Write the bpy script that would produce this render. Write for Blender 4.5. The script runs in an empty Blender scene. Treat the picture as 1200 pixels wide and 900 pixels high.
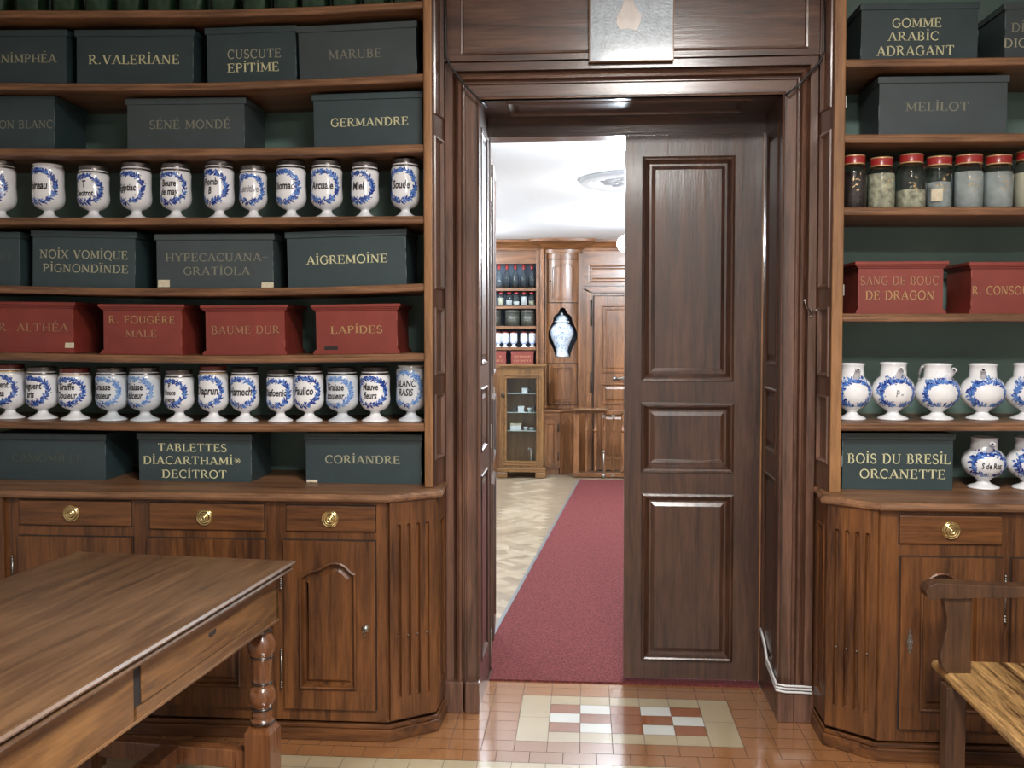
import bpy, math, random
from mathutils import Vector, Matrix
from mathutils.geometry import tessellate_polygon
random.seed(7)
PI = math.pi
S = bpy.context.scene
COL = S.collection
# ------------------------------------------------------------------ camera
F = 1150.0; TH = math.radians(4.2); PH = math.radians(2.2); H = 1.52
CY = 385 + F*math.tan(PH)
cd = bpy.data.cameras.new('camera'); cam = bpy.data.objects.new('camera', cd); COL.objects.link(cam)
cam.location = (0, 0, H); cam.rotation_euler = (PI/2-PH, 0, TH)
cd.sensor_width = 36; cd.sensor_fit = 'HORIZONTAL'; cd.lens = F/1200*36
cd.shift_y = (CY-450)/1200
cd.clip_start = 0.05
S.camera = cam
FW = Vector((-math.sin(TH)*math.cos(PH), math.cos(TH)*math.cos(PH), -math.sin(PH)))
RT = Vector((math.cos(TH), math.sin(TH), 0))
UP = Vector((-math.sin(TH)*math.sin(PH), math.cos(TH)*math.sin(PH), math.cos(PH)))
def oy(x, y, Y):                                   # measured position of a point of the photo on a wall-parallel plane
    d = FW + RT*((x-600)/F) + UP*((CY-y)/F); t = Y/d.y
    return (d.x*t, Y, H+d.z*t)
def ox(x, Y, y=400): return oy(x, y, Y)[0]
def ozz(y, Y, x=600): return oy(x, y, Y)[2]
# ------------------------------------------------------------------ world, exposure, large lights
w = bpy.data.worlds.new('world'); S.world = w; w.use_nodes = True
w.node_tree.nodes['Background'].inputs[0].default_value = (.6, .65, .7, 1)
w.node_tree.nodes['Background'].inputs[1].default_value = .15
S.view_settings.view_transform = 'Standard'; S.view_settings.look = 'None'
S.view_settings.exposure = 0.35; S.view_settings.gamma = 1; S.view_settings.use_curve_mapping = False
def area(name, loc, sx, sy, power, col, rot=(0, 0, 0)):
    l = bpy.data.lights.new(name, 'AREA'); l.shape = 'RECTANGLE'; l.size = sx; l.size_y = sy; l.energy = power; l.color = col
    o = bpy.data.objects.new(name, l); o.location = loc; o.rotation_euler = rot; COL.objects.link(o); return o
FRONT_LAMPS = [((.42, 1.15, 3.2), .55, .55, 100), ((.35, .35, 2.78), .5, .5, 66)]
for i, (loc, a, b, p) in enumerate(FRONT_LAMPS):
    area('front_room_light', (loc[0], loc[1], loc[2]-.03), a, b, p, (1, .965, .92))
FAR_LAMPS = [((.262, 4.62, 2.46), 60), ((-1.5, 6.9, 2.46), 40), ((1.9, 7.2, 2.46), 60), ((-1.5, 9.2, 2.46), 60), ((.66, 8.3, 2.46), 110)]  # first lamp is seen; the others are added to brighten the room
for i, (loc, p) in enumerate(FAR_LAMPS):
    l = bpy.data.lights.new('far_room_light', 'POINT'); l.energy = p; l.color = (.80, .91, 1); l.shadow_soft_size = .12
    o = bpy.data.objects.new('far_room_light', l); o.location = (loc[0], loc[1], loc[2]-.25); COL.objects.link(o)
# ------------------------------------------------------------------ materials
def new_mat(name):
    m = bpy.data.materials.new(name); m.use_nodes = True
    return m, m.node_tree, m.node_tree.nodes['Principled BSDF']
def C4(c): return (c[0], c[1], c[2], 1)
def plain(name, col, rough=.5, metal=0, coat=0, var=0, vscale=12, bump=0, bscale=60, spec=.5):
    m, nt, b = new_mat(name); b.inputs['Base Color'].default_value = C4(col); b.inputs['Roughness'].default_value = rough
    b.inputs['Metallic'].default_value = metal; b.inputs['Coat Weight'].default_value = coat; b.inputs['Coat Roughness'].default_value = .12
    b.inputs['Specular IOR Level'].default_value = spec
    tc = nt.nodes.new('ShaderNodeTexCoord')
    if var:
        n = nt.nodes.new('ShaderNodeTexNoise'); n.inputs['Scale'].default_value = vscale; n.inputs['Detail'].default_value = 5
        nt.links.new(tc.outputs['Object'], n.inputs['Vector'])
        r = nt.nodes.new('ShaderNodeValToRGB'); r.color_ramp.elements[0].position = .3; r.color_ramp.elements[1].position = .7
        r.color_ramp.elements[0].color = C4([c*(1-var) for c in col]); r.color_ramp.elements[1].color = C4([min(1, c*(1+var)) for c in col])
        nt.links.new(n.outputs['Fac'], r.inputs[0]); nt.links.new(r.outputs[0], b.inputs['Base Color'])
    if bump:
        n = nt.nodes.new('ShaderNodeTexNoise'); n.inputs['Scale'].default_value = bscale; n.inputs['Detail'].default_value = 4
        nt.links.new(tc.outputs['Object'], n.inputs['Vector'])
        bp = nt.nodes.new('ShaderNodeBump'); bp.inputs['Strength'].default_value = bump; bp.inputs['Distance'].default_value = .004
        nt.links.new(n.outputs['Fac'], bp.inputs['Height']); nt.links.new(bp.outputs[0], b.inputs['Normal'])
    return m
def wood(name, c1, c2, axis='z', rough=.38, coat=.25, scale=1.0, bump=.25, rot=0, croug=.18, knots=.5):
    m, nt, b = new_mat(name); N = nt.nodes; L = nt.links
    tc = N.new('ShaderNodeTexCoord'); mp = N.new('ShaderNodeMapping')
    s = {'x': (1.2, 16, 16), 'y': (16, 1.2, 16), 'z': (16, 16, 1.2)}[axis]
    mp.inputs['Scale'].default_value = [v*scale for v in s]; mp.inputs['Rotation'].default_value = (0, 0, rot)
    L.new(tc.outputs['Object'], mp.inputs['Vector'])
    n1 = N.new('ShaderNodeTexNoise'); n1.inputs['Scale'].default_value = 1; n1.inputs['Detail'].default_value = 6; n1.inputs['Distortion'].default_value = 1.2
    n2 = N.new('ShaderNodeTexNoise'); n2.inputs['Scale'].default_value = 6; n2.inputs['Detail'].default_value = 8; n2.inputs['Roughness'].default_value = .7
    n3 = N.new('ShaderNodeTexNoise'); n3.inputs['Scale'].default_value = 2.3; n3.inputs['Detail'].default_value = 2
    L.new(mp.outputs[0], n1.inputs['Vector']); L.new(mp.outputs[0], n2.inputs['Vector']); L.new(tc.outputs['Object'], n3.inputs['Vector'])
    a = N.new('ShaderNodeMath'); a.operation = 'MULTIPLY_ADD'; a.inputs[1].default_value = .45
    L.new(n2.outputs['Fac'], a.inputs[0]); 
    q = N.new('ShaderNodeMath'); q.operation = 'MULTIPLY'; q.inputs[1].default_value = .55; L.new(n1.outputs['Fac'], q.inputs[0]); L.new(q.outputs[0], a.inputs[2])
    r = N.new('ShaderNodeValToRGB'); e = r.color_ramp.elements; e[0].position = .37; e[1].position = .62
    e[0].color = C4(c1); e[1].color = C4(c2)
    L.new(a.outputs[0], r.inputs[0])
    mx = N.new('ShaderNodeMix'); mx.data_type = 'RGBA'; mx.blend_type = 'MULTIPLY'; mx.inputs['Factor'].default_value = knots
    r3 = N.new('ShaderNodeValToRGB'); r3.color_ramp.elements[0].position = .3; r3.color_ramp.elements[1].position = .65
    r3.color_ramp.elements[0].color = (.5, .45, .42, 1); r3.color_ramp.elements[1].color = (1.15, 1.12, 1.1, 1)
    L.new(n3.outputs['Fac'], r3.inputs[0]); L.new(r.outputs[0], mx.inputs[6]); L.new(r3.outputs[0], mx.inputs[7])
    L.new(mx.outputs[2], b.inputs['Base Color'])
    rr = N.new('ShaderNodeMath'); rr.operation = 'MULTIPLY_ADD'; rr.inputs[1].default_value = .35; rr.inputs[2].default_value = rough-.15
    L.new(n2.outputs['Fac'], rr.inputs[0]); L.new(rr.outputs[0], b.inputs['Roughness'])
    bp = N.new('ShaderNodeBump'); bp.inputs['Strength'].default_value = bump; bp.inputs['Distance'].default_value = .003
    L.new(a.outputs[0], bp.inputs['Height']); L.new(bp.outputs[0], b.inputs['Normal']); L.new(bp.outputs[0], b.inputs['Coat Normal'])
    b.inputs['Coat Weight'].default_value = coat; b.inputs['Coat Roughness'].default_value = croug
    return m
def emis(name, col, st):
    m, nt, b = new_mat(name); b.inputs['Base Color'].default_value = C4(col)
    b.inputs['Emission Color'].default_value = C4(col); b.inputs['Emission Strength'].default_value = st; return m
def glassm(name, col, rough=.02):
    m, nt, b = new_mat(name); b.inputs['Base Color'].default_value = C4(col); b.inputs['Transmission Weight'].default_value = 1
    b.inputs['Roughness'].default_value = rough; b.inputs['IOR'].default_value = 1.35; return m
M = {}
for ax in 'xz':
    M['frame_'+ax] = wood('frame_wood_'+ax, (.046, .019, .011), (.165, .080, .050), ax, rough=.38, coat=.8, croug=.17)
    M['dleaf_'+ax] = wood('door_wood_'+ax, (.018, .007, .004), (.088, .037, .020), ax, rough=.4, coat=.6, croug=.15, bump=.35)
    M['cab_'+ax] = wood('cabinet_wood_'+ax, (.040, .013, .0038), (.180, .068, .018), ax, rough=.42, coat=.08)
    M['farw_'+ax] = wood('far_wood_'+ax, (.085, .030, .009), (.27, .112, .040), ax, rough=.36, coat=.4, knots=.25)
    M['vit_'+ax] = wood('vitrine_wood_'+ax, (.09, .038, .010), (.25, .120, .036), ax, rough=.36, coat=.3, knots=.2)
M['shelf'] = wood('shelf_wood', (.09, .04, .018), (.30, .150, .072), 'x', rough=.45, coat=.15)
M['post'] = wood('post_wood', (.15, .066, .022), (.35, .175, .068), 'z', rough=.42, coat=.2)
M['table'] = wood('table_wood', (.062, .031, .014), (.185, .100, .047), 'y', rough=.36, coat=.15, scale=.6, rot=math.radians(-5.6), croug=.25)
M['table_side'] = wood('table_side_wood', (.07, .03, .010), (.25, .125, .043), 'y', rough=.42, coat=.2, rot=math.radians(-5.6))
M['table_leg'] = wood('table_leg_wood', (.09, .032, .011), (.26, .105, .038), 'z', rough=.28, coat=.6, croug=.1)
M['bench'] = wood('bench_wood', (.035, .016, .008), (.11, .05, .022), 'z', rough=.42, coat=.2)
M['bench_seat'] = wood('bench_seat_wood', (.04, .016, .005), (.60, .35, .13), 'y', rough=.4, coat=.2, scale=1.3, bump=1.0, rot=math.radians(25), knots=.1)
M['dark'] = plain('dark_recess', (.012, .010, .009), .7)
M['black_line'] = plain('ebonised_wood', (.02, .015, .012), .35, coat=.4)
M['back'] = plain('green_back_panel', (.13, .21, .185), .55, var=.12, vscale=3)
M['green'] = plain('dark_green_paint', (.030, .052, .057), .42, var=.18, vscale=5, coat=.15, bump=.1, bscale=30)
M['green2'] = plain('grey_green_paint', (.044, .060, .064), .45, var=.18, vscale=5, coat=.1, bump=.1, bscale=30)
M['red'] = plain('oxblood_paint', (.20, .030, .020), .45, var=.2, vscale=6, coat=.15, bump=.1, bscale=30)
M['edge'] = plain('worn_edge', (.13, .17, .17), .6)
M['redge'] = plain('worn_red_edge', (.34, .09, .06), .6)
M['ink1'] = plain('gilt_bright', (.62, .60, .36), .5); M['ink2'] = plain('gilt_mid', (.36, .35, .24), .5)
M['ink3'] = plain('gilt_faded', (.21, .21, .16), .6); M['ink4'] = plain('gilt_ghost', (.075, .085, .075), .6)
M['rink'] = plain('gilt_on_red', (.42, .24, .10), .5); M['rink2'] = plain('gilt_on_red_faded', (.36, .17, .09), .6)
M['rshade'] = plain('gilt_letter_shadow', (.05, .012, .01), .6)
M['ceramic'] = plain('white_faience', (.80, .81, .83), .15, coat=.5, var=.05, vscale=20)
M['ceramic2'] = plain('grey_white_faience', (.60, .64, .68), .15, coat=.5, var=.06, vscale=20)
M['b1'] = plain('cobalt', (.018, .05, .27), .2, coat=.4); M['b2'] = plain('mid_blue', (.09, .21, .55), .2, coat=.4); M['b3'] = plain('pale_blue', (.20, .34, .58), .2, coat=.4)
M['ink'] = plain('manganese_ink', (.015, .010, .012), .3)
M['fink'] = plain('faded_ink', (.28, .28, .30), .3)
M['pewter'] = plain('pewter_lid', (.15, .135, .13), .3, metal=.8, var=.2)
M['redlid'] = plain('red_lid', (.30, .018, .018), .35, coat=.3); M['darkred'] = plain('oxblood_lid', (.13, .018, .010), .35, coat=.3)
M['gold'] = plain('gilt_band', (.72, .52, .26), .35, metal=.5)
M['brass'] = plain('brass', (.62, .47, .22), .25, metal=1); M['iron'] = plain('iron', (.35, .34, .32), .35, metal=1)
M['dkiron'] = plain('dark_iron', (.05, .045, .04), .45, metal=.6)
M['glass'] = glassm('clear_glass', (.93, .96, .95)); M['gglass'] = glassm('green_glass', (.55, .75, .60))
M['seeds'] = plain('dark_seeds', (.03, .02, .02), .6, var=.6, vscale=90, bump=.6, bscale=160)
M['powder'] = plain('pale_powder', (.70, .66, .52), .8, var=.1)
M['resin'] = plain('yellowish_herb', (.50, .48, .36), .8, var=.5, vscale=50, bump=.5)
M['greypow'] = plain('grey_powder', (.48, .52, .53), .8, var=.2, vscale=30)
M['label'] = plain('paper_label', (.62, .55, .40), .8, var=.15, vscale=60)
M['carpet'] = plain('red_carpet', (.135, .036, .036), .95, var=.5, vscale=110, bump=.6, bscale=260, spec=.1)
M['carpet_edge'] = plain('metal_edge', (.20, .22, .24), .4, metal=.5)
M['terra'] = plain('terracotta_tile', (.31, .135, .050), .13, var=.08, vscale=2.5, coat=.3)
M['terra2'] = plain('deep_terracotta_tile', (.27, .09, .032), .13, var=.08, vscale=5, coat=.3)
M['cream_t'] = plain('cream_tile', (.47, .39, .25), .13, var=.05, vscale=5, coat=.3)
M['white_t'] = plain('white_tile', (.68, .70, .66), .13, coat=.3)
for k_ in ('terra', 'terra2', 'cream_t', 'white_t'):
    b_ = M[k_].node_tree.nodes['Principled BSDF']; b_.inputs['Coat Weight'].default_value = 1; b_.inputs['Coat IOR'].default_value = 2.5; b_.inputs['Coat Roughness'].default_value = .17; b_.inputs['IOR'].default_value = 1.6
M['rose'] = plain('shaded_plaster_rose', (.42, .43, .45), .7); M['rose2'] = plain('shaded_rose_ornament', (.16, .165, .175), .7); M['shelfglass'] = plain('glass_shelf_glint', (.62, .72, .70), .12, coat=.5)  # rose greyed, its ornament darker still, to stand for relief shading
M['grout'] = plain('grout', (.10, .06, .045), .8)
M['pq'] = [plain('oak_parquet_%d' % i, c, .35, var=.15, vscale=9, coat=.15) for i, c in enumerate([(.30, .23, .155), (.37, .295, .205), (.25, .19, .125), (.42, .345, .25)])]
M['plaster'] = plain('cream_plaster', (.50, .50, .49), .8, var=.04)
M['white'] = plain('white_ceiling', (.80, .81, .83), .7)
M['canvas'] = plain('glare_canvas', (.40, .48, .56), .28, var=.2, vscale=30, coat=.8, bump=.5, bscale=90)  # glare on the picture is put into the pale blue-grey base
M['pale_glare'] = plain('glare_figure', (.62, .57, .54), .3, var=.15, vscale=20, coat=.8)  # pale patch for the figure and the glare over it
M['cable'] = plain('black_cable', (.015, .015, .017), .4); M['wcable'] = plain('white_cable', (.62, .62, .62), .4)
M['lamp'] = emis('lamp_glass', (.95, .98, 1), 30)
M['flamp'] = emis('front_lamp_diffuser', (1, .95, .87), 8)
M['navy'] = plain('navy_back', (.03, .055, .09), .5); M['herb'] = plain('dark_green_herb', (.09, .14, .10), .7, var=.4, vscale=30)
M['canister'] = plain('dark_canister', (.055, .055, .045), .4, var=.2)
# ------------------------------------------------------------------ mesh builder
class MB:
    def __init__(s): s.v = []; s.f = []; s.m = []; s.sm = []; s.mats = []
    def mi(s, mat):
        if mat not in s.mats: s.mats.append(mat)
        return s.mats.index(mat)
    def add(s, vs, fs, mat, smooth=False, T=None):
        b = len(s.v)
        for p in vs:
            p = Vector(p)
            if T is not None: p = T @ p
            s.v.append(p)
        k = s.mi(mat)
        for f in fs: s.f.append([b+i for i in f]); s.m.append(k); s.sm.append(smooth)
        return s
    def box(s, x0, x1, y0, y1, z0, z1, mat, T=None):
        vs = [(x, y, z) for z in (z0, z1) for y in (y0, y1) for x in (x0, x1)]
        return s.add(vs, [(0, 2, 3, 1), (4, 5, 7, 6), (0, 1, 5, 4), (2, 6, 7, 3), (0, 4, 6, 2), (1, 3, 7, 5)], mat, False, T)
    def prism(s, plan, z0, z1, mat, T=None):       # plan = list of (x,y), counter-clockwise
        n = len(plan); vs = [(x, y, z0) for x, y in plan]+[(x, y, z1) for x, y in plan]
        fs = [tuple(range(n))[::-1], tuple(range(n, 2*n))]+[(i, (i+1) % n, n+(i+1) % n, n+i) for i in range(n)]
        return s.add(vs, fs, mat, False, T)
    def lathe(s, prof, mat, n=32, c=(0, 0, 0), T=None, sx=1, sy=1, smooth=True, fn=None):
        vs = []; fs = []
        for r, z in prof:
            for k in range(n):
                a = 2*PI*k/n; rr = r*(fn(a) if fn else 1)
                vs.append((c[0]+rr*math.cos(a)*sx, c[1]+rr*math.sin(a)*sy, c[2]+z))
        for i in range(len(prof)-1):
            for k in range(n):
                k2 = (k+1) % n; fs.append((i*n+k, i*n+k2, (i+1)*n+k2, (i+1)*n+k))
        s.add(vs, fs, mat, smooth, T)
        return s
    def tube(s, pts, r, mat, n=8, T=None, closed_ends=True):
        pts = [Vector(p) for p in pts]; vs = []; fs = []; m = len(pts)
        rs = r if isinstance(r, (list, tuple)) else [r]*m
        ref = None
        for i, p in enumerate(pts):
            t = (pts[min(i+1, m-1)]-pts[max(i-1, 0)]).normalized()
            if ref is None: ref = Vector((0, 0, 1)) if abs(t.z) < .9 else Vector((1, 0, 0))
            u = t.cross(ref).normalized(); v = t.cross(u).normalized(); ref = -v if False else ref
            for k in range(n):
                a = 2*PI*k/n; vs.append(p+u*rs[i]*math.cos(a)+v*rs[i]*math.sin(a))
        for i in range(m-1):
            for k in range(n):
                k2 = (k+1) % n; fs.append((i*n+k, i*n+k2, (i+1)*n+k2, (i+1)*n+k))
        if closed_ends: fs.append(tuple(range(n))[::-1]); fs.append(tuple(range((m-1)*n, m*n)))
        return s.add(vs, fs, mat, True, T)
    def build(s, name, parent=None, bevel=0, base=None, T=None):
        me = bpy.data.meshes.new(name)
        off = Vector(base) if base is not None else Vector((0, 0, 0))
        me.from_pydata([tuple((T @ p if T is not None else p)-off) for p in s.v], [], s.f); me.update()
        for m in s.mats: me.materials.append(m)
        me.polygons.foreach_set('material_index', s.m); me.polygons.foreach_set('use_smooth', s.sm); me.update()
        o = bpy.data.objects.new(name, me); COL.objects.link(o)
        if parent is not None: o.parent = parent
        elif base is not None: o.location = off
        if bevel:
            b = o.modifiers.new('bevel', 'BEVEL'); b.width = bevel; b.segments = 2; b.limit_method = 'ANGLE'; b.angle_limit = math.radians(40); b.harden_normals = False
        return o
def tag(o, label, cat, group=None, kind=None):
    if label: o['label'] = label
    if cat: o['category'] = cat
    if group: o['group'] = group
    if kind: o['kind'] = kind
    return o
def thing(name, loc, label, cat, group=None, kind=None):
    o = bpy.data.objects.new(name, None); o.location = loc; o.empty_display_size = .05; COL.objects.link(o)
    return tag(o, label, cat, group, kind)
def struct(mb, name, label=None, cat=None, bevel=0):
    o = mb.build(name, bevel=bevel); o['kind'] = 'structure'; o['label'] = label or name.replace('_', ' '); o['category'] = cat or name.split('_')[0].split('.')[0]; return o
# --- offset outline relief (front faces -Y; outline in x,z counter-clockwise seen from the front)
def offs(pts, d):
    n = len(pts); out = []
    for i in range(n):
        p0, p1, p2 = Vector(pts[i-1]), Vector(pts[i]), Vector(pts[(i+1) % n])
        a = (p1-p0).normalized(); b = (p2-p1).normalized()
        na = Vector((-a.y, a.x)); nb = Vector((-b.y, b.x)); q = na+nb
        if q.length < .2: q = na*1
        q.normalize(); k = min(1.6, 1/max(.3, q.dot(na)))
        out.append(tuple(p1+q*d*k))
    return out
def relief(mb, outline, steps, mat, y0=0, T=None, cap=None, capmat=None):
    """steps: (inset, protrusion towards the viewer)"""
    loops = []; n = len(outline)
    for ins, dep in steps:
        o = offs(outline, ins) if ins else outline
        loops.append([(x, y0-dep, z) for x, z in o])
    vs = [p for l in loops for p in l]; fs = []
    for i in range(len(loops)-1):
        for k in range(n):
            k2 = (k+1) % n; fs.append((i*n+k, i*n+k2, (i+1)*n+k2, (i+1)*n+k))
    mb.add(vs, fs, mat, False, T)
    last = loops[-1]; tris = tessellate_polygon([[Vector((p[0], p[2], 0)) for p in last]])
    mb.add(last, [fix(last, t) for t in tris], capmat or mat, False, T)
def fix(pts, t):
    a, b, c = [pts[i] for i in t]
    cr = (b[0]-a[0])*(c[2]-a[2])-(b[2]-a[2])*(c[0]-a[0])
    return tuple(t) if cr > 0 else tuple(t)[::-1]
def holed(mb, outer, holes, y, mat, T=None):
    pts = [(x, y, z) for x, z in outer]; polys = [[Vector((x, z, 0)) for x, z in outer]]
    for h in holes:
        pts += [(x, y, z) for x, z in h]; polys.append([Vector((x, z, 0)) for x, z in h])
    tris = tessellate_polygon(polys); mb.add(pts, [fix(pts, t) for t in tris], mat, False, T)
def rect(x0, x1, z0, z1): return [(x0, z0), (x1, z0), (x1, z1), (x0, z1)]
ARCH = [(0, 0), (.05, .14), (.11, .26), (.17, .38), (.21, .47), (.26, .49), (.32, .53), (.38, .64), (.45, .80), (.54, .95), (.64, 1), (.74, .95), (.82, .80), (.885, .58), (.94, .38), (1, .30)]
def cathedral(x0, x1, z0, zs, zt, flip=False):     # bottom then right side up then the arch from right to left
    A = [(1-u, v) for u, v in ARCH][::-1] if flip else ARCH
    top = [(x0+(x1-x0)*u, zs+(zt-zs)*v) for u, v in A][::-1]
    return [(x0, z0), (x1, z0)]+top
def slab_front(mb, x0, x1, z0, z1, y, t, outlines, steps, mat, pm=None, T=None):
    """a board of thickness t behind plane y with relief panels let into its face"""
    mb.add([(x0, y, z0), (x1, y, z0), (x1, y, z1), (x0, y, z1), (x0, y+t, z0), (x1, y+t, z0), (x1, y+t, z1), (x0, y+t, z1)],
           [(0, 4, 5, 1), (1, 5, 6, 2), (2, 6, 7, 3), (3, 7, 4, 0), (4, 7, 6, 5)], mat, False, T)
    holed(mb, rect(x0, x1, z0, z1), outlines, y, mat, T)
    for o in outlines: relief(mb, o, steps, pm or mat, y, T, capmat=mat)
BOL = [(0, 0), (.002, .010), (.010, .014), (.017, .010), (.022, .001), (.028, -.006), (.032, -.010), (.040, -.010), (.056, -.003)]
SUNK = [(0, 0), (.004, .005), (.009, .005), (.014, -.002), (.020, -.008), (.032, -.008), (.045, -.001)]
# ------------------------------------------------------------------ stroke capitals with serifs
TK, TN = .15, .065
def arc(cx, cy, rx, ry, a0, a1, n=9):
    return [(cx+rx*math.cos(math.radians(a0+(a1-a0)*i/n)), cy+ry*math.sin(math.radians(a0+(a1-a0)*i/n))) for i in range(n+1)]
def st(x, w=TK): return ([(x, 0), (x, 1)], w)
GL = {
 'A': (.86, [([(.10, 0), (.42, 1)], TN), ([(.42, 1), (.76, 0)], TK), ([(.2, .33), (.64, .33)], TN)], [(.10, 0), (.76, 0)]),
 'B': (.74, [st(.16), (arc(.3, .75, .26, .25, 90, -90), .11), (arc(.3, .26, .32, .26, 90, -90), .12), ([(.16, 1), (.32, 1)], TN), ([(.16, .51), (.32, .51)], TN), ([(.16, 0), (.32, 0)], TN)], [(.12, 0), (.12, 1)]),
 'C': (.80, [(arc(.46, .5, .38, .5, 50, 310, 16), .11), ([(.71, .70), (.71, .97)], TN)], []),
 'D': (.86, [st(.16), (arc(.34, .5, .42, .5, 90, -90, 12), .12), ([(.16, 1), (.35, 1)], TN), ([(.16, 0), (.35, 0)], TN)], [(.12, 0), (.12, 1)]),
 'E': (.72, [st(.16), ([(.16, 1), (.62, 1)], TN), ([(.16, .52), (.5, .52)], TN), ([(.16, 0), (.66, 0)], TN), ([(.61, 1), (.61, .8)], TN), ([(.5, .62), (.5, .42)], TN), ([(.65, 0), (.65, .22)], TN)], [(.12, 0), (.12, 1)]),
 'F': (.68, [st(.16), ([(.16, 1), (.62, 1)], TN), ([(.16, .52), (.5, .52)], TN), ([(.61, 1), (.61, .8)], TN), ([(.5, .62), (.5, .42)], TN)], [(.16, 0), (.12, 1)]),
 'G': (.86, [(arc(.46, .5, .38, .5, 50, 320, 16), .11), ([(.71, .70), (.71, .97)], TN), ([(.74, .42), (.74, .1)], .13)], [(.72, .43)]),
 'H': (.90, [st(.16), st(.74), ([(.16, .5), (.74, .5)], TN)], [(.16, 0), (.16, 1), (.74, 0), (.74, 1)]),
 'I': (.34, [st(.17)], [(.17, 0), (.17, 1)]),
 'L': (.68, [st(.16), ([(.16, 0), (.62, 0)], TN), ([(.61, 0), (.61, .24)], TN)], [(.12, 0), (.16, 1)]),
 'M': (1.02, [st(.14, TN), ([(.14, 1), (.5, .12)], TK), ([(.5, .12), (.84, 1)], TN), st(.86)], [(.14, 0), (.12, 1), (.86, 0), (.88, 1)]),
 'N': (.90, [st(.14, TN), ([(.14, 1), (.74, 0)], TK), st(.74, TN)], [(.14, 0), (.12, 1), (.74, 1)]),
 'O': (.92, [(arc(.46, .5, .38, .5, 0, 360, 20), .115)], []),
 'P': (.70, [st(.16), (arc(.3, .73, .30, .27, 90, -90), .11), ([(.16, 1), (.3, 1)], TN), ([(.16, .46), (.3, .46)], TN)], [(.16, 0), (.12, 1)]),
 'Q': (.92, [(arc(.46, .5, .38, .5, 0, 360, 20), .115), ([(.45, .1), (.85, -.22)], .1)], []),
 'R': (.80, [st(.16), (arc(.3, .75, .28, .25, 90, -90), .11), ([(.16, 1), (.3, 1)], TN), ([(.16, .5), (.3, .5)], TN), ([(.36, .5), (.72, 0)], .13)], [(.16, 0), (.12, 1), (.74, 0)]),
 'S': (.64, [(arc(.32, .74, .22, .25, 40, 270, 9)+arc(.32, .25, .24, .25, 90, -140, 9)[1:], .11), ([(.5, .78), (.5, .98)], TN), ([(.1, .02), (.1, .24)], TN)], []),
 'T': (.80, [st(.40), ([(.06, 1), (.74, 1)], TN), ([(.07, 1), (.07, .78)], TN), ([(.73, 1), (.73, .78)], TN)], [(.40, 0)]),
 'U': (.88, [([(.16, 1), (.16, .3)], TK), (arc(.44, .3, .28, .3, 180, 360, 10), .09), ([(.72, .3), (.72, 1)], TN)], [(.16, 1), (.72, 1)]),
 'V': (.84, [([(.10, 1), (.42, 0)], TK), ([(.42, 0), (.74, 1)], TN)], [(.10, 1), (.74, 1)]),
 'X': (.84, [([(.12, 1), (.72, 0)], TK), ([(.72, 1), (.12, 0)], TN)], [(.12, 1), (.72, 0), (.72, 1), (.12, 0)]),
 'Y': (.84, [([(.10, 1), (.42, .45)], TK), ([(.74, 1), (.42, .45)], TN), ([(.42, .45), (.42, 0)], TK)], [(.10, 1), (.74, 1), (.42, 0)]),
 ' ': (.42, [], []), '.': (.40, [([(.2, .0), (.2, .14)], .14)], []), '~': (.6, [([(.05, .4), (.2, .55), (.4, .4), (.55, .5)], .06)], []),
 '*': (.9, [([(.1, .5), (.8, .5)], .06), ([(.15, .2), (.5, .48)], .07), ([(.15, .8), (.5, .52)], .07), ([(.5, .2), (.65, .4)], .07), ([(.5, .8), (.65, .6)], .07)], []),
}
def poly_strip(pts, wd):
    n = len(pts); L = []; R = []
    for i in range(n):
        a = Vector(pts[max(i-1, 0)]); b = Vector(pts[min(i+1, n-1)]); t = (b-a).normalized(); q = Vector((-t.y, t.x))*wd/2
        p = Vector(pts[i]); L.append(tuple(p+q)); R.append(tuple(p-q))
    vs = L+R; return vs, [(i, n+i, n+i+1, i+1) for i in range(n-1)]
def caps(text):                                    # unit-height lettering: list of (verts2d, faces), total width
    x = 0; out = []
    for ch in text:
        acc = None
        if ch in 'ÉÈ': acc = ch; ch = 'E'
        if ch in 'İÏ': acc = ch; ch = 'I'
        adv, strokes, serif = GL[ch]
        for pts, wd in strokes:
            vs, fs = poly_strip([(x+p[0], p[1]) for p in pts], wd); out.append((vs, fs))
        for sx, sy in serif:
            y = sy+(.03 if sy < .5 else -.03); out.append(([(x+sx-.15, y-.03), (x+sx+.15, y-.03), (x+sx+.15, y+.03), (x+sx-.15, y+.03)], [(0, 1, 2, 3)]))
        if acc == 'É': out.append(poly_strip([(x+.3, 1.14), (x+.5, 1.42)], .08))
        if acc == 'È': out.append(poly_strip([(x+.5, 1.14), (x+.3, 1.42)], .08))
        if acc == 'İ': out.append(poly_strip([(x+.17, 1.14), (x+.17, 1.30)], .15))
        if acc == 'Ï': out.append(poly_strip([(x+.05, 1.14), (x+.05, 1.28)], .13)); out.append(poly_strip([(x+.30, 1.14), (x+.30, 1.28)], .13))
        x += adv+.07
    return out, max(x-.07, .1)
def letter(mb, text, x0, x1, z0, z1, y, mat, T=None, slope=0):
    g, wd = caps(text); k = (x1-x0)/wd
    for vs, fs in g:
        vv = [(x0+a*k, y, z0+b*(z1-z0)+slope*a*k) for a, b in vs]
        ff = []
        for f in fs:
            A, B, Cc = vv[f[0]], vv[f[1]], vv[f[2]]
            cr = (B[0]-A[0])*(Cc[2]-A[2])-(B[2]-A[2])*(Cc[0]-A[0]); ff.append(f if cr > 0 else f[::-1])
        mb.add(vv, ff, mat, False, T)
_tc = {}
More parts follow.
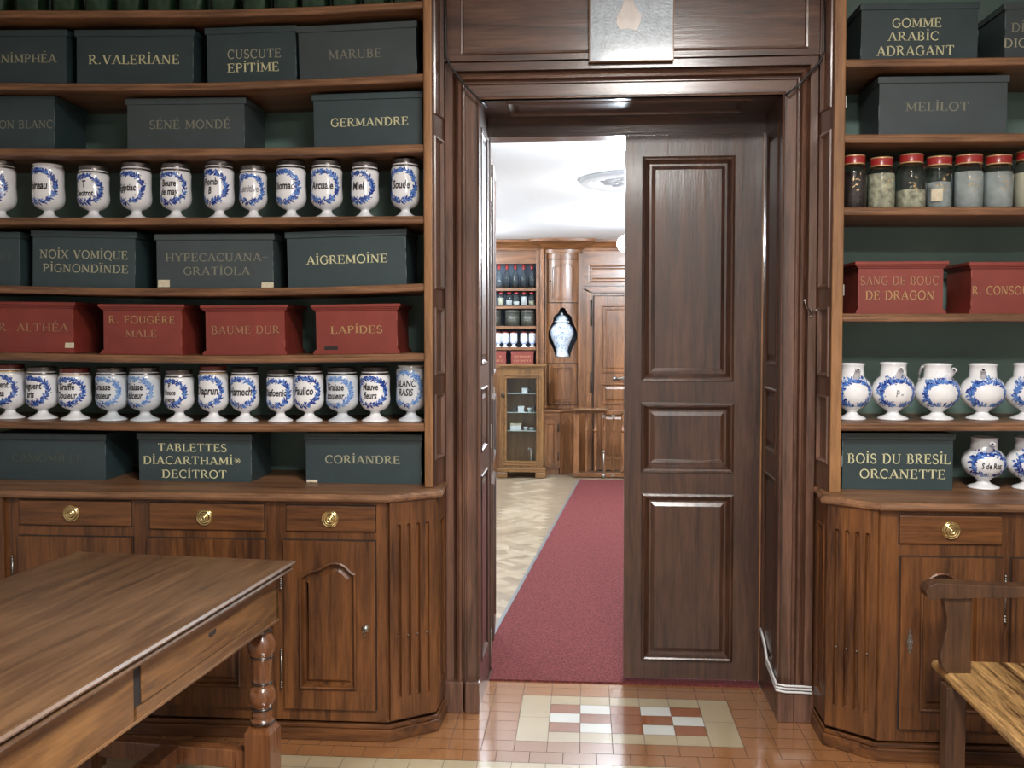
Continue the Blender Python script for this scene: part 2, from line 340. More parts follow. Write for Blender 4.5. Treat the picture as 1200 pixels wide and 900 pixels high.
def ftext(body):                                   # built-in font turned to 2-D triangles, cap height about .7 at size 1
    if body in _tc: return _tc[body]
    c = bpy.data.curves.new('t', 'FONT'); c.body = body; c.resolution_u = 2; c.align_x = 'CENTER'; c.shear = .12; c.offset = .028
    o = bpy.data.objects.new('t', c); COL.objects.link(o); dg = bpy.context.evaluated_depsgraph_get(); dg.update()
    me = o.evaluated_get(dg).to_mesh(); r = ([tuple(v.co)[:2] for v in me.vertices], [tuple(p.vertices) for p in me.polygons])
    o.evaluated_get(dg).to_mesh_clear(); bpy.data.objects.remove(o); bpy.data.curves.remove(c); _tc[body] = r; return r
# ================================================================== the front room shell
OL, OR, OT = -.410, .752, 2.410                    # the doorway opening
XL, XR = -2.66, 2.25                               # side walls
FY = 3.85; DY = 4.19; WB = 4.30                    # face of the door surround, door leaves, far side of the wall
ML, MR, MN, MF = -.249, .584, 3.558, 4.010         # the chequered tile panel
tw = (MR-ML)/7; th = (MF-MN)/5
m = MB(); g = .0012
m.box(XL-.1, XR+.1, -1.6, WB, -.06, -.0015, M['grout'])
def tile(x0, x1, y0, y1, mat):
    m.add([(x0+g, y0+g, 0), (x1-g, y0+g, 0), (x1-g, y1-g, 0), (x0+g, y1-g, 0)], [(0, 1, 2, 3)], mat)
pat = {(1, 1): 't', (2, 1): 'w', (3, 1): 't', (4, 1): 'w', (5, 1): 't', (1, 2): 'w', (2, 2): 't', (3, 2): 't', (4, 2): 't', (5, 2): 'w', (1, 3): 't', (2, 3): 'w', (3, 3): 't', (4, 3): 'w', (5, 3): 't'}
i0 = int((XL-ML)/tw)-1; i1 = int((XR-ML)/tw)+1; j0 = int((-1.55-MN)/th); j1 = int((WB-.12-MN)/th)
for i in range(i0, i1):
    for j in range(j0, j1+1):
        x0 = ML+i*tw; y0 = MN+j*th; y1 = min(y0+th, 4.165)
        if x0 < XL-.1 or x0+tw > XR+.1 or y1-y0 < .01: continue
        if 0 <= i <= 6 and 0 <= j <= 4:
            r = 4-j
            if i in (0, 6): continue
            c = {'t': 'terra2', 'w': 'white_t'}.get(pat.get((i, r)), 'cream_t')
            tile(x0, x0+tw, y0, y1, M[c])
        elif j in (-3, -4, -17, -18): tile(x0, x0+tw, y0, y1, M['cream_t'])
        else:
            o = (tw/2 if (j < -1) else 0)
            tile(x0+o, x0+tw+o, y0, y1, M['terra'])
for i in (0, 6):
    for k in (0, 1): tile(ML+i*tw, ML+i*tw+tw, MN+k*2.5*th, MN+(k+1)*2.5*th, M['cream_t'])
struct(m, 'floor', 'terracotta tile floor of the front room with a chequered cream and white panel', 'floor')
m = MB(); m.box(XL-.1, XR+.1, -1.6, FY, 3.3, 3.36, M['plaster']); struct(m, 'ceiling', 'plain ceiling of the front room', 'ceiling')
m = MB(); m.box(XL-.1, XL, -1.5, WB-.04, 0, 3.3, M['plaster']); struct(m, 'wall_left')
m = MB(); m.box(XR, XR+.1, -1.5, WB-.04, 0, 3.3, M['plaster']); struct(m, 'wall_right')
m = MB(); m.box(XL-.1, XR+.1, -1.6, -1.5, 0, 3.3, M['plaster']); struct(m, 'wall_front')
m = MB()
for a, b, z0, z1 in ((XL, OL-.012, 0, 3.3), (OR+.012, XR, 0, 3.3), (OL-.012, OR+.012, OT+.012, 3.3)):
    m.box(a, b, 4.14, WB-.04, z0, z1, M['plaster'])
struct(m, 'wall_back', 'partition wall between the two rooms', 'wall')
m = MB(); m.box(OL-.13, OL-.0145, FY+.01, 4.139, 0, OT+.012, M['dark']); struct(m, 'trim_7', 'core of the left door jamb', 'door jamb'); m = MB(); m.box(OR+.0145, OR+.13, FY+.01, 4.139, 0, OT+.012, M['dark']); struct(m, 'trim_8', 'core of the right door jamb', 'door jamb'); m = MB(); m.box(OL-.13, OR+.13, FY+.01, 4.139, OT+.0145, 3.3, M['dark']); struct(m, 'trim_9', 'core above the doorway', 'lintel')

# ---- door surround, mitred
FO_L, FO_R, FO_T = -.545, .885, 2.553
PROF = [(0, .0), (.0, .020), (.03, .024), (.24, .024), (.27, .008), (.30, .014), (.36, .040), (.43, .046), (.49, .040), (.52, .018), (.55, .016), (.58, .026), (.60, .026), (.62, .014), (.92, .014), (.96, .022), (1, .018), (1, -.012)]
def surround(mb, L, R, Tz, l, r, t, z0, mat_v, mat_h):
    def pt(c, u, d):                               # c = corner index along the path
        xl = L+(l-L)*u; xr = R+(r-R)*u; zt = Tz+(t-Tz)*u
        return [(xl, FY-d, z0), (xl, FY-d, zt), (xr, FY-d, zt), (xr, FY-d, z0)][c]
    for c, mat in ((0, mat_v), (1, mat_h), (2, mat_v)):
        vs = []; fs = []
        for u, d in PROF: vs += [pt(c, u, d), pt(c+1, u, d)]
        for i in range(len(PROF)-1): fs.append((2*i, 2*i+1, 2*i+3, 2*i+2))
        mb.add(vs, fs, mat)
m = MB(); surround(m, FO_L, FO_R, FO_T, OL, OR, OT, 0, M['frame_z'], M['frame_x'])
tr = struct(m, 'trim_1', 'reddish brown moulded door surround around the doorway', 'door surround')
m = MB()
for a, b in ((FO_L-.004, FO_L+.072), (OL-.056, OL+.002), (OR-.002, OR+.058), (FO_R-.074, FO_R+.004)):
    m.box(a, b, FY-.052, FY, 0, .125, M['frame_z'])
m.build('plinth_block', tr, bevel=.004)
# ---- linings of the embrasure
def jamb(mb, x, side):                             # side +1: face looks to +X
    T = Matrix.Translation((x, 0, 0)) @ Matrix.Rotation(PI/2 if side > 0 else -PI/2, 4, 'Z')
    # local x runs along world Y (side>0) or -Y
    lo, hi = (FY-.018, DY) if side > 0 else (-DY, -FY+.018)
    pa, pb = (FY+.05, DY-.05) if side > 0 else (-DY+.05, -FY-.05)
    outs = [rect(pa, pb, a, b) for a, b in ((.17, .93), (1.02, 1.28), (1.37, 2.32))]
    slab_front(mb, lo, hi, 0, OT, 0, .014, outs, [(a, b*.8) for a, b in SUNK], M['dleaf_z'], T=T)
    mb.box(x-(.014 if side > 0 else -.0)-(0), x+(.0 if side > 0 else .014), FY, DY, 0, .1, M['dleaf_z'])
m = MB(); jamb(m, OL, 1); jamb(m, OR, -1)
T = Matrix.Translation((0, 0, OT)) @ Matrix.Rotation(-PI/2, 4, 'X')
# soffit: local z -> world y after rotation about X
m2 = MB(); slab_front(m2, OL, OR, FY-.018, DY, 0, .014, [rect(OL+.10, OR-.10, FY+.05, DY-.05)], [(a, b*.8) for a, b in SUNK], M['dleaf_x'])
m.add([(p.x, p.z, OT+p.y) for p in m2.v], [f[::-1] for f in m2.f], M['dleaf_x'])
m.box(OL, OR, DY, WB, 2.332, OT+.05, M['dleaf_x'])             # head stop above the leaves
m.box(OL-.014, OL, DY, WB, 0, 2.332, M['dleaf_z']); m.box(OR, OR+.014, DY, WB, 0, 2.332, M['dleaf_z'])
struct(m, 'trim_2', 'dark panelled lining of the doorway reveal', 'door lining')
# ---- overdoor panel
m = MB(); zb = FO_T+.002
px0 = ox(538, 3.80, 30); px1 = ox(950, 3.80, 30); pz = ozz(62, 3.83, 700)
slab_front(m, FO_L, FO_R, zb, 3.3, FY-.022, .02, [rect(px0, px1, pz, 3.16)], [(0, 0), (.003, .004), (.010, .003), (.014, -.008), (.030, -.008)], M['frame_x'])
m.box(FO_L, FO_R, FY-.028, FY-.02, zb, zb+.004, M['frame_x'])
struct(m, 'trim_3', 'wooden overdoor panelling above the doorway', 'overdoor panel')
# ---- closed right leaf (door_1) and open left leaf (door_2)
def leaf(name, label, T, x0, x1, outs, base):
    root = thing(name, base, label, 'door', kind='structure')
    mb = MB(); slab_front(mb, x0, x1, .022, 2.331, DY, .042, outs, BOL, M['dleaf_z'])
    mb.box(x0+.002, x1-.002, DY-.0015, DY, 0.95, .951, M['dleaf_z'])
    mb.build('door_leaf', root, base=base, T=T)
    return root
LX0, LX1 = .172, .742
def P(x, y, Y=DY): q = oy(x, y, Y); return q[0], q[2]
outs = []
for a, b, c, d in ((751.5, 862, 182, 446.5), (751, 860.5, 472, 553.5), (751, 860, 579, 773.5)):
    xa, za = P(a, d); xb, zb_ = P(b, c); outs.append(rect(xa, xb, za, zb_))
dl = leaf('door_1', 'closed right leaf of the dark three-panelled double door', None, LX0, LX1, outs, (LX1, DY, 0))
m = MB()
for z in (1.03, .96): m.lathe([(0, -.004), (.006, -.003), (.007, 0)], M['dkiron'], 10, T=Matrix.Translation((LX0+.025, DY, z)) @ Matrix.Rotation(PI/2, 4, 'X'))
m.build('bolt_head', dl, base=(LX1, DY, 0))
m = MB(); m.box(LX1+.001, LX1+.007, DY+.004, DY+.03, .02, 2.33, M['post']); m.build('edge_strip', dl, base=(LX1, DY, 0))
# the left leaf swings into the far room: hinge at the left jamb, rotated by 91.5 degrees
hx, hy = OL+.006, DY+.045
T2 = Matrix.Translation((hx, hy, 0)) @ Matrix.Rotation(math.radians(94.0), 4, 'Z') @ Matrix.Translation((0, -DY, 0))
o2 = [rect(.09, .48, z0, z1) for z0, z1 in ((.12, .83), (.92, 1.21), (1.31, 2.24))]
d2 = leaf('door_2', 'open left leaf of the double door seen nearly edge on', T2, .004, .57, o2, (hx, hy, 0))
for z in (.14, 1.05, 2.12):
    m = MB(); m.box(.004, .05, DY-.004, DY, z-.05, z+.05, M['iron']); m.build('hinge', d2, base=(hx, hy, 0), T=T2)
for z in (.14, 1.0, 1.18):
    m = MB(); m.box(.515, .565, DY-.006, DY, z-.05, z+.05, M['iron']); m.build('lock_plate', d2, base=(hx, hy, 0), T=T2)
# ---- hooks, cables, painting
def P3(x, y, Y): return Vector(oy(x, y, Y))
m = MB(); a = P3(943, 352, FY-.03)
b = a+Vector((0, 0, 0))
p = [P3(943, 352, FY-.075), P3(945, 360, FY-.07), P3(950, 364, FY-.045), P3(955, 364.5, FY-.04), P3(960, 361, FY-.045), P3(963, 357, FY-.06), P3(968, 355, FY-.085)]
m.tube(p, .0028, M['iron'], 8); m.lathe([(0, -.007), (.005, -.005), (.007, 0), (.005, .005), (0, .007)], M['iron'], 12, c=tuple(p[0])); m.lathe([(0, -.005), (.004, -.003), (.005, 0), (.004, .003), (0, .005)], M['iron'], 12, c=tuple(p[-1]))
q = P3(950, 364, FY-.03); m.tube([q+Vector((0, .008, 0)), q-Vector((0, .02, 0))], .006, M['iron'], 10)
q = P3(950.5, 371, FY-.03); m.lathe([(0, -.005), (.004, -.003), (.005, 0), (.004, .003), (0, .005)], M['iron'], 10, c=tuple(q)); m.tube([q, q+Vector((0, .02, 0))], .002, M['iron'], 6)
tag(m.build('coat_hook', base=tuple(P3(950, 364, FY))), 'small metal double coat hook screwed to the right door surround', 'hook')
m = MB(); yb = FY-.055
m.tube([P3(522, -55, yb), P3(522.5, 30, yb), P3(523, 66, yb), P3(527, 77, yb), P3(540, 94, yb), P3(552, 107, yb), P3(563.5, 119, yb), P3(567, 122, FY+.02), P3(570, 126, FY+.1)], .0045, M['cable'])
tag(m.build('electric_cable', base=tuple(P3(522, 30, yb))), 'thin black cable running down the left corner of the door surround', 'cable')
m = MB()
m.tube([P3(966, -55, yb), P3(965.5, 30, yb), P3(965.5, 60, yb), P3(961, 73, yb), P3(950, 84, yb), P3(938, 98, yb), P3(926, 108, yb), P3(920, 112, FY-.01), P3(914, 116, FY+.05)], .0045, M['cable'])
tag(m.build('electric_cable', base=tuple(P3(966, 30, yb))), 'thin black cable running down the right corner of the door surround', 'cable')
for k, nm in enumerate(('uppermost', 'middle', 'lowest')):
    m = MB(); dz = -.012*k; xx = OR-.006
    pts = [(xx, 4.17, .155+dz*.4), (xx, 4.11, .14+dz*.5), (xx, 4.06, .12+dz*.6), (xx, 4.01, .075+dz), (xx, 3.95, .07+dz), (xx, 3.88, .055+dz), (xx-.004, FY-.06, .168+dz-.115), (xx+.03, FY-.060, .162+dz-.115), (xx+.09, FY-.056, .160+dz-.115), (xx+.13, FY-.058, .158+dz-.115)]
    pts = [(x, y, z+.10) for x, y, z in pts]
    m.tube(pts, .0045, M['wcable'])
    tag(m.build('cable', base=(OR, FY, .1)), nm+' of three white cables running low along the right door jamb', 'cable', 'white cables at the foot of the right jamb')
a = oy(691.5, 71.5, 3.80); b = oy(788.5, 69, 3.80)
wd = b[0]-a[0]; root = thing('painting', (a[0], 3.80, a[2]), 'blue-grey portrait painting on a wood panel hung above the doorway', 'painting'); root.rotation_euler = (0, -math.atan2(b[2]-a[2]-.002, wd), 0)
m = MB(); m.box(0, wd, 0, .012, 0, .46, M['canvas'])
m.build('painted_panel', root)
m = MB()
body = [(0, .15), (.03, .14), (.045, .17), (.05, .20), (.03, .225), (.02, .25), (.025, .29), (.02, .34), (0, .36), (-.02, .34), (-.027, .29), (-.018, .25), (-.025, .225), (-.042, .20), (-.045, .17), (-.03, .145)]
pts = [(wd*.46+x, -.0012, z-.03) for x, z in body]; tr_ = tessellate_polygon([[Vector((p[0], p[2], 0)) for p in pts]])
m.add(pts, [fix(pts, t) for t in tr_], M['pale_glare']); m.build('glare_figure', root)
m = MB(); m.box(-.004, wd+.004, -.004, .014, -.004, 0, M['post']); m.box(-.004, 0, -.004, .014, 0, .46, M['post']); m.box(wd, wd+.004, -.004, .014, 0, .46, M['post']); m.box(-.004, wd+.004, -.004, .014, .46, .464, M['post'])
m.build('picture_frame', root)
# ---- lamps of the front room (above and behind the camera)
for i, (loc, a, b, p) in enumerate(FRONT_LAMPS):
    rt_ = thing('ceiling_lamp', loc, 'square ceiling lamp of the front room' if i == 0 else 'square pendant lamp of the front room', 'lamp')
    m = MB(); m.box(-a/2-.02, a/2+.02, -b/2-.02, b/2+.02, .0, .05, M['white']); m.build('lamp_housing', rt_)
    m = MB(); m.box(-a/2, a/2, -b/2, b/2, -.012, -.001, M['flamp']); m.build('diffuser', rt_)
    m = MB(); m.tube([(0, 0, .05), (0, 0, 3.3-loc[2])], .008, M['white']); m.build('stem', rt_)

# ================================================================== base cabinets
WT0, WT1 = .886, .916
YS = 3.68; YB = 4.10
CL = [(XL+.035, 3.52), (-.716, 3.52), (-.556, 3.63), (-.548, 3.81), (-.548, 4.11), (XL+.035, 4.11)]
CR = [(1.036, 3.49), (XR-.035, 3.49), (XR-.035, 4.11), (.888, 4.11), (.888, 3.80), (.886, 3.61)]
def grow(plan, d):
    return offs(plan, -d)
def on_face(x0, x1, z0, z1): return rect(x0, x1, z0, z1)
def knob(par, x, z, y, base):
    mb = MB(); T = Matrix.Translation((x, y, z)) @ Matrix.Rotation(PI/2, 4, 'X')
    pr = [(0, .016), (.004, .016), (.006, .0125), (.008, .012), (.010, .015), (.012, .015), (.014, .009), (.018, .0065), (.020, .009), (.023, .009), (.025, .005), (.0275, .004), (.029, .007), (.031, .006), (.0325, 0)]
    mb.lathe(pr, M['brass'], 32, T=T); return mb.build('knob', par, base=base)
def hinge(par, x, z0, z1, y, base):
    mb = MB(); mb.tube([(x, y, z0+.012), (x, y, z1-.012)], .0035, M['iron'])
    for zz in (z0, z0+.010, z0+.019, z1-.019, z1-.010, z1): mb.lathe([(0, -.0045), (.004, -.003), (.0052, 0), (.004, .003), (0, .0045)], M['iron'], 10, c=(x, y, zz))
    mb.build('hinge', par, base=base)
def escutcheon(par, x, z, y, base, kind):
    mb = MB(); T = Matrix.Translation((x, y, z)) @ Matrix.Rotation(PI/2, 4, 'X')
    if kind == 'round':
        mb.lathe([(0, .010), (.006, .010), (.010, .006), (.013, .003), (.015, 0)], M['iron'], 20, T=T); mb.tube([(x, y-.012, z), (x+.001, y-.020, z-.006), (x+.001, y-.016, z-.024)], .004, M['iron'])
        mb.build('latch_knob', par, base=base)
    else:
        ol = []
        for zz, hw in ((-.042, .002), (-.036, .007), (-.030, .003), (-.022, .010), (-.012, .007), (-.004, .012), (.006, .011), (.014, .006), (.022, .009), (.030, .003), (.037, .006), (.046, .001)): ol.append((hw, zz))
        out = [(x+h, z+zz) for h, zz in ol]+[(x-h*.9, z+zz+.001) for h, zz in ol[::-1]]
        relief(mb, out, [(0, 0), (.0008, .003)], M['iron'], y); mb.tube([(x+.001, y-.003, z+.004), (x+.001, y-.012, z)], .0035, M['iron'])
        mb.build('escutcheon', par, base=base)
def drawer(par, x0, x1, z0, z1, y, base, kx):
    mb = MB(); mb.box(x0, x1, y-.010, y+.02, z0, z1, M['cab_x']); mb.box(x0-.004, x1+.004, y-.0012, y+.01, z0-.004, z1+.004, M['dark'])
    o = mb.build('drawer', par, bevel=.0035, base=base); o.parent = par
    k = knob(o, kx, (z0+z1)/2, y-.010, base); return o
def cab_door(par, x0, x1, z0, z1, y, base, o, flip, hinge_x, lock):
    mb = MB(); ol = cathedral(o[0], o[1], o[2], o[3], o[4], flip)
    slab_front(mb, x0, x1, z0, z1, y-.014, .014, [ol], [(0, 0), (.001, .007), (.006, .010), (.010, .006), (.012, -.004), (.015, -.012), (.024, -.012), (.036, -.003)], M['cab_z'])
    mb.box(x0-.004, x1+.004, y-.0012, y+.001, z0-.004, z1+.004, M['dark'])
    mb.box(x0+.002, x1-.002, y-.0148, y-.014, z0+.072, z0+.0728, M['cab_x'])
    d = mb.build('door', par, base=base)
    return d
def flutes(par, p0, p1, z0, z1, fz0, fz1, n, mat, base, pin_z):
    """fluted board on the plan segment p0->p1 (front on the right-hand side looking from above)"""
    p0 = Vector((p0[0], p0[1], 0)); p1 = Vector((p1[0], p1[1], 0)); L = (p1-p0).length; ang = math.atan2(p1.y-p0.y, p1.x-p0.x)
    T = Matrix.Translation(p0) @ Matrix.Rotation(ang, 4, 'Z')
    mb = MB(); gw = .0165; sp = L/(n+1.1); holes = []
    for k in range(n):
        c = L*.5+(k-(n-1)/2)*sp
        h = [(c-gw/2, fz0), (c+gw/2, fz0)]+[(c+gw/2*math.cos(a), fz1+gw/2*math.sin(a)) for a in [PI*i/6 for i in range(1, 6)]]
        h = [(c-gw/2, fz0), (c+gw/2, fz0), (c+gw/2, fz1)]+[(c+gw/2*math.cos(PI*i/6), fz1+gw/2*math.sin(PI*i/6)) for i in range(1, 6)]+[(c-gw/2, fz1)]
        holes.append(h)
    holed(mb, rect(.003, L-.003, z0, z1), holes, -.016, mat, T)
    mb.add([(.003, -.016, z0), (L-.003, -.016, z0), (L-.003, -.016, z1), (.003, -.016, z1), (.003, 0.001, z0), (L-.003, .001, z0), (L-.003, .001, z1), (.003, .001, z1)], [(0, 4, 5, 1), (1, 5, 6, 2), (2, 6, 7, 3), (3, 7, 4, 0)], mat, False, T)
    for h in holes: relief(mb, h, [(0, 0), (.0012, -.007), (.0035, -.012), (.0065, -.014)], mat, -.016, T)
    for k in range(n):
        c = L*.5+(k-(n-1)/2)*sp
        if pin_z: mb.lathe([(0, .006), (.003, .005), (.004, 0)], M['iron'], 8, T=T @ Matrix.Translation((c, -.006, pin_z)) @ Matrix.Rotation(PI/2, 4, 'X'))
    return mb.build('fluted_panel', par, base=base)
def PX(x, y, Y): q = oy(x, y, Y); return q[0]
def base_cabinet(name, label, plan, base):
    root = thing(name, base, label, 'cabinet')
    mb = MB(); mb.prism(plan, .07, WT0, M['cab_z']); mb.build('body', root, base=base)
    mb = MB(); mb.prism(grow(plan, .014), 0, .045, M['cab_x']); mb.prism(grow(plan, .008), .045, .062, M['cab_x']); mb.build('plinth', root, bevel=.004, base=base)
    return root
b0 = (-1.6, 3.52, 0); cabL = base_cabinet('base_cabinet', 'brown oak base cabinet with drawers and arched doors behind the table', CL, b0); yf = 3.52
for a, b, c, d, k in ((22, 153, 587, 616, 84), (175, 309, 590.5, 621, 240), (335, 440, 593, 623, 387)):
    drawer(cabL, PX(a, 605, yf-.01), PX(b, 605, yf-.01), ozz(d, yf-.01, (a+b)/2), ozz(c, yf-.01, (a+b)/2), yf, b0, PX(k, 605, yf-.01))
for a, b, lock, hg in ((22, 155, None, 15), (173, 310, None, None), (332.5, 439.5, (428, 737), 329)):
    x0, x1 = PX(a, 700, yf-.014), PX(b, 700, yf-.014); z0, z1 = .117, .742; f = x1-x0
    d = cab_door(cabL, x0, x1, z0, z1, yf, b0, (x0+f*.165, x1-f*.205, z0+.075, z1-.135, z1-.075), a < 100, None, lock)
    if lock: escutcheon(d, PX(lock[0], lock[1], yf-.014), ozz(lock[1], yf-.014, lock[0]), yf-.014, b0, 'round')
    if hg:
        hx_ = PX(hg, 700, yf-.014); hinge(d, hx_, .565, .665, yf-.012, b0); hinge(d, hx_, .195, .335, yf-.012, b0)
# stiles of the carcase standing proud, and fluted pilaster at the far left
mb = MB()
for a, b in ((442, 454),): mb.box(PX(a, 700, yf), PX(b, 700, yf), yf-.006, yf+.004, .08, WT0, M['cab_z'])
mb.build('stile', cabL, base=b0)
flutes(cabL, (-2.42, 3.52), (-2.165, 3.52), .08, WT0, .16, .80, 4, M['cab_z'], b0, None)
flutes(cabL, (-.716, 3.52), (-.556, 3.63), .08, WT0, .16, .795, 4, M['cab_z'], b0, .385)
mb = MB(); T = Matrix.Translation((-.556, 3.63, 0)) @ Matrix.Rotation(math.atan2(.18, .008), 4, 'Z')
slab_front(mb, .008, .17, .08, WT0, -.008, .008, [rect(.035, .145, .16, .80)], [(a, b*.6) for a, b in SUNK], M['cab_z'], T=T); mb.build('side_panel', cabL, base=b0)
b1 = (1.5, 3.49, 0); cabR = base_cabinet('base_cabinet', 'brown oak base cabinet right of the doorway behind the bench', CR, b1); yf = 3.49
for a, b, c, d, k in ((1055, 1175, 605, 638, 1114.5), (1215, 1335, 606, 639, 1275)):
    drawer(cabR, PX(a, 605, yf-.01), PX(b, 605, yf-.01), ozz(d, yf-.01, (a+b)/2), ozz(c, yf-.01, (a+b)/2), yf, b1, PX(k, 605, yf-.01))
for a, b, lock, hg, fl in ((1056, 1175.5, (1066, 752), 1178.5, True), (1186, 1315, None, None, False)):
    x0, x1 = PX(a, 700, yf-.014), PX(b, 700, yf-.014); z0, z1 = .118, .725; f = x1-x0
    d = cab_door(cabR, x0, x1, z0, z1, yf, b1, (x0+f*.19, x1-f*.23, z0+.065, z1-.105, z1-.050), fl, None, lock)
    if lock: escutcheon(d, PX(lock[0], lock[1], yf-.014), ozz(lock[1], yf-.014, lock[0]), yf-.014, b1, 'leafy')
    if hg:
        hx_ = PX(hg, 700, yf-.014); hinge(d, hx_, .505, .665, yf-.012, b1); hinge(d, hx_, .195, .335, yf-.012, b1)
flutes(cabR, (.886, 3.61), (1.036, 3.49), .08, WT0, .16, .795, 4, M['cab_z'], b1, .372)
mb = MB(); T = Matrix.Translation((.888, 3.80, 0)) @ Matrix.Rotation(-math.atan2(.19, .002), 4, 'Z')
slab_front(mb, .02, .182, .08, WT0, -.008, .008, [rect(.045, .155, .16, .80)], [(a, b*.6) for a, b in SUNK], M['cab_z'], T=T); mb.build('side_panel', cabR, base=b1)
def worktop(plan, label, base):
    mb = MB()
    loops = [grow(plan, d) for d in (.010, .020, .027, .030, .028, .022)]; zs = [WT0, WT0+.001, WT0+.005, WT0+.013, WT0+.021, WT0+.028]
    n = len(plan); vs = []; fs = []
    for l, z in zip(loops, zs): vs += [(x, y, z) for x, y in l]
    for i in range(len(loops)-1):
        for k in range(n): fs.append((i*n+k, i*n+(k+1) % n, (i+1)*n+(k+1) % n, (i+1)*n+k))
    fs.append(tuple(range(n))[::-1]); mb.add(vs, fs, M['shelf'])
    mb.prism(grow(plan, .021), WT1-.004, WT1, M['shelf'])
    return tag(mb.build('worktop', base=base), label, 'worktop')
CLw = [(XL+.045, 3.52), (-.716, 3.52), (-.556, 3.63), (-.565, 3.79), (-.565, 4.09), (XL+.045, 4.09)]
CRw = [(1.036, 3.49), (XR-.045, 3.49), (XR-.045, 4.09), (.91, 4.09), (.91, 3.78), (.886, 3.61)]
worktop(CLw, 'long oak worktop on the left base cabinet', (-1.6, 3.5, WT0))
worktop(CRw, 'oak worktop on the right base cabinet', (1.5, 3.5, WT0))
# ================================================================== shelving
LXS = [0, 130, 260, 380, 500]
LSH = {'A': (20.6, 20.6, 20, 16, 9.1), 'B': (105.5, 106.6, 105.5, 100.8, 94.9), 'C': (182.7, 183.5, 182.7, 180.9, 177.7), 'D': (263.6, 263.9, 263.6, 262.8, 262),
       'E': (343.3, 346.5, 347.3, 345.5, 341.2), 'F': (422.3, 425, 426, 425, 423.4), 'G': (502.5, 505, 506.4, 506.4, 505.8)}
RXS = [990, 1095, 1200]
RSH = {'A': (78.7, 77.5, 76.1), 'B': (166.8, 166.4, 165.5), 'C': (252.3, 252.4, 252.3), 'D': (377, 377.1, 377), 'E': (505.3, 505.4, 505.3)}
TS = .030
def prof_of(xs, ys):
    q = [oy(x, y, YS) for x, y in zip(xs, ys)]; return [(p[0], p[2]) for p in q]
def zat(pr, X):
    if X <= pr[0][0]: return pr[0][1]
    for (a, za), (b, zb) in zip(pr, pr[1:]):
        if X <= b: return za+(zb-za)*(X-a)/(b-a)
    return pr[-1][1]
LP = {k: prof_of(LXS, v) for k, v in LSH.items()}; RP = {k: prof_of(RXS, v) for k, v in RSH.items()}
def shelf(par, pr, xa, xb, base):
    xs = [xa+(xb-xa)*i/24 for i in range(25)]; sec = [(YB, 0), (YS+.008, 0), (YS+.002, .003), (YS, .010), (YS+.001, .016), (YS+.004, .019), (YS+.003, .024), (YS+.006, .029), (YS+.010, TS), (YB, TS)]
    vs = []; fs = []; n = len(sec)
    for x in xs:
        z = zat(pr, x); vs += [(x, y, z+d) for y, d in sec]
    for i in range(len(xs)-1):
        for k in range(n): fs.append((i*n+k, (i+1)*n+k, (i+1)*n+(k+1) % n, i*n+(k+1) % n))
    fs.append(tuple(range(n))); fs.append(tuple(range((len(xs)-1)*n, len(xs)*n))[::-1])
    mb = MB(); mb.add(vs, fs, M['shelf']); return mb.build('shelf', par, base=base)
PL0, PL1 = -.602, -.570; PR0, PR1 = .903, .943
bL = (-1.6, YS, WT1); shL = thing('shelving_unit', bL, 'tall oak shelving unit with dark green back left of the doorway', 'shelving unit')
for k in 'ABCDEFG': shelf(shL, LP[k], XL+.045, PL0+.002, bL)
mb = MB(); mb.box(XL+.03, PL1, YB, YB+.014, WT1, 3.28, M['back']); mb.build('back_panel', shL, base=bL)
mb = MB(); mb.box(PL0, PL1, YS-.012, YB, WT1, 3.28, M['post']); mb.build('upright', shL, bevel=.005, base=bL)
mb = MB(); mb.box(XL+.005, XL+.045, YS-.012, YB, WT1, 3.28, M['post']); mb.build('upright', shL, bevel=.004, base=bL)
bR = (1.5, YS, WT1); shR = thing('shelving_unit', bR, 'tall oak shelving unit with dark green back right of the doorway', 'shelving unit')
for k in 'ABCDE': shelf(shR, RP[k], PR1-.002, XR-.045, bR)
mb = MB(); mb.box(PR0, XR-.03, YB, YB+.014, WT1, 3.28, M['back']); mb.build('back_panel', shR, base=bR)
mb = MB(); mb.box(PR0, PR1, YS-.012, YB, WT1, 3.28, M['post']); mb.build('upright', shR, bevel=.005, base=bR)
mb = MB(); mb.box(XR-.045, XR-.005, YS-.012, YB, WT1, 3.28, M['post']); mb.build('upright', shR, bevel=.004, base=bR)
mb = MB()                                          # small metal cleats on the right upright
for z in (ozz(120, YS, 990), ozz(340, YS, 990), ozz(540, YS, 990)): mb.box(PR1, PR1+.004, YS-.010, YS+.004, z-.02, z+.02, M['iron'])
mb.build('catch', shR, base=bR)
# splayed panelled returns between shelving and door surround
def splay(p0, p1, name, label):
    p0v = Vector((p0[0], p0[1], 0)); L = math.dist(p0, p1); T = Matrix.Translation(p0v) @ Matrix.Rotation(math.atan2(p1[1]-p0[1], p1[0]-p0[0]), 4, 'Z')
    mb = MB(); outs = [rect(.028, L-.022, a, b) for a, b in ((WT1+.10, 1.27), (1.34, 1.60), (1.67, 2.25), (2.33, 3.2))]
    slab_front(mb, 0, L, WT1, 3.28, 0, .012, outs, [(0, 0), (.002, .005), (.008, .006), (.012, 0), (.016, -.006), (.022, -.006)], M['frame_z'], T=T)
    mb.add([T @ Vector(v) for v in ((0, .0, WT1), (L, 0, WT1), (L, .012, WT1), (0, .012, WT1))], [(0, 1, 2, 3)], M['frame_z'])
    o = mb.build(name, None); o['kind'] = 'structure'; o['label'] = label; o['category'] = 'panelling'
splay((PL1, YS-.004), (FO_L-.001, FY-.01), 'trim_4', 'narrow panelled return between left shelving and door surround')
splay((FO_R+.001, FY-.01), (PR0, YS-.004), 'trim_5', 'narrow panelled return between right shelving and door surround')
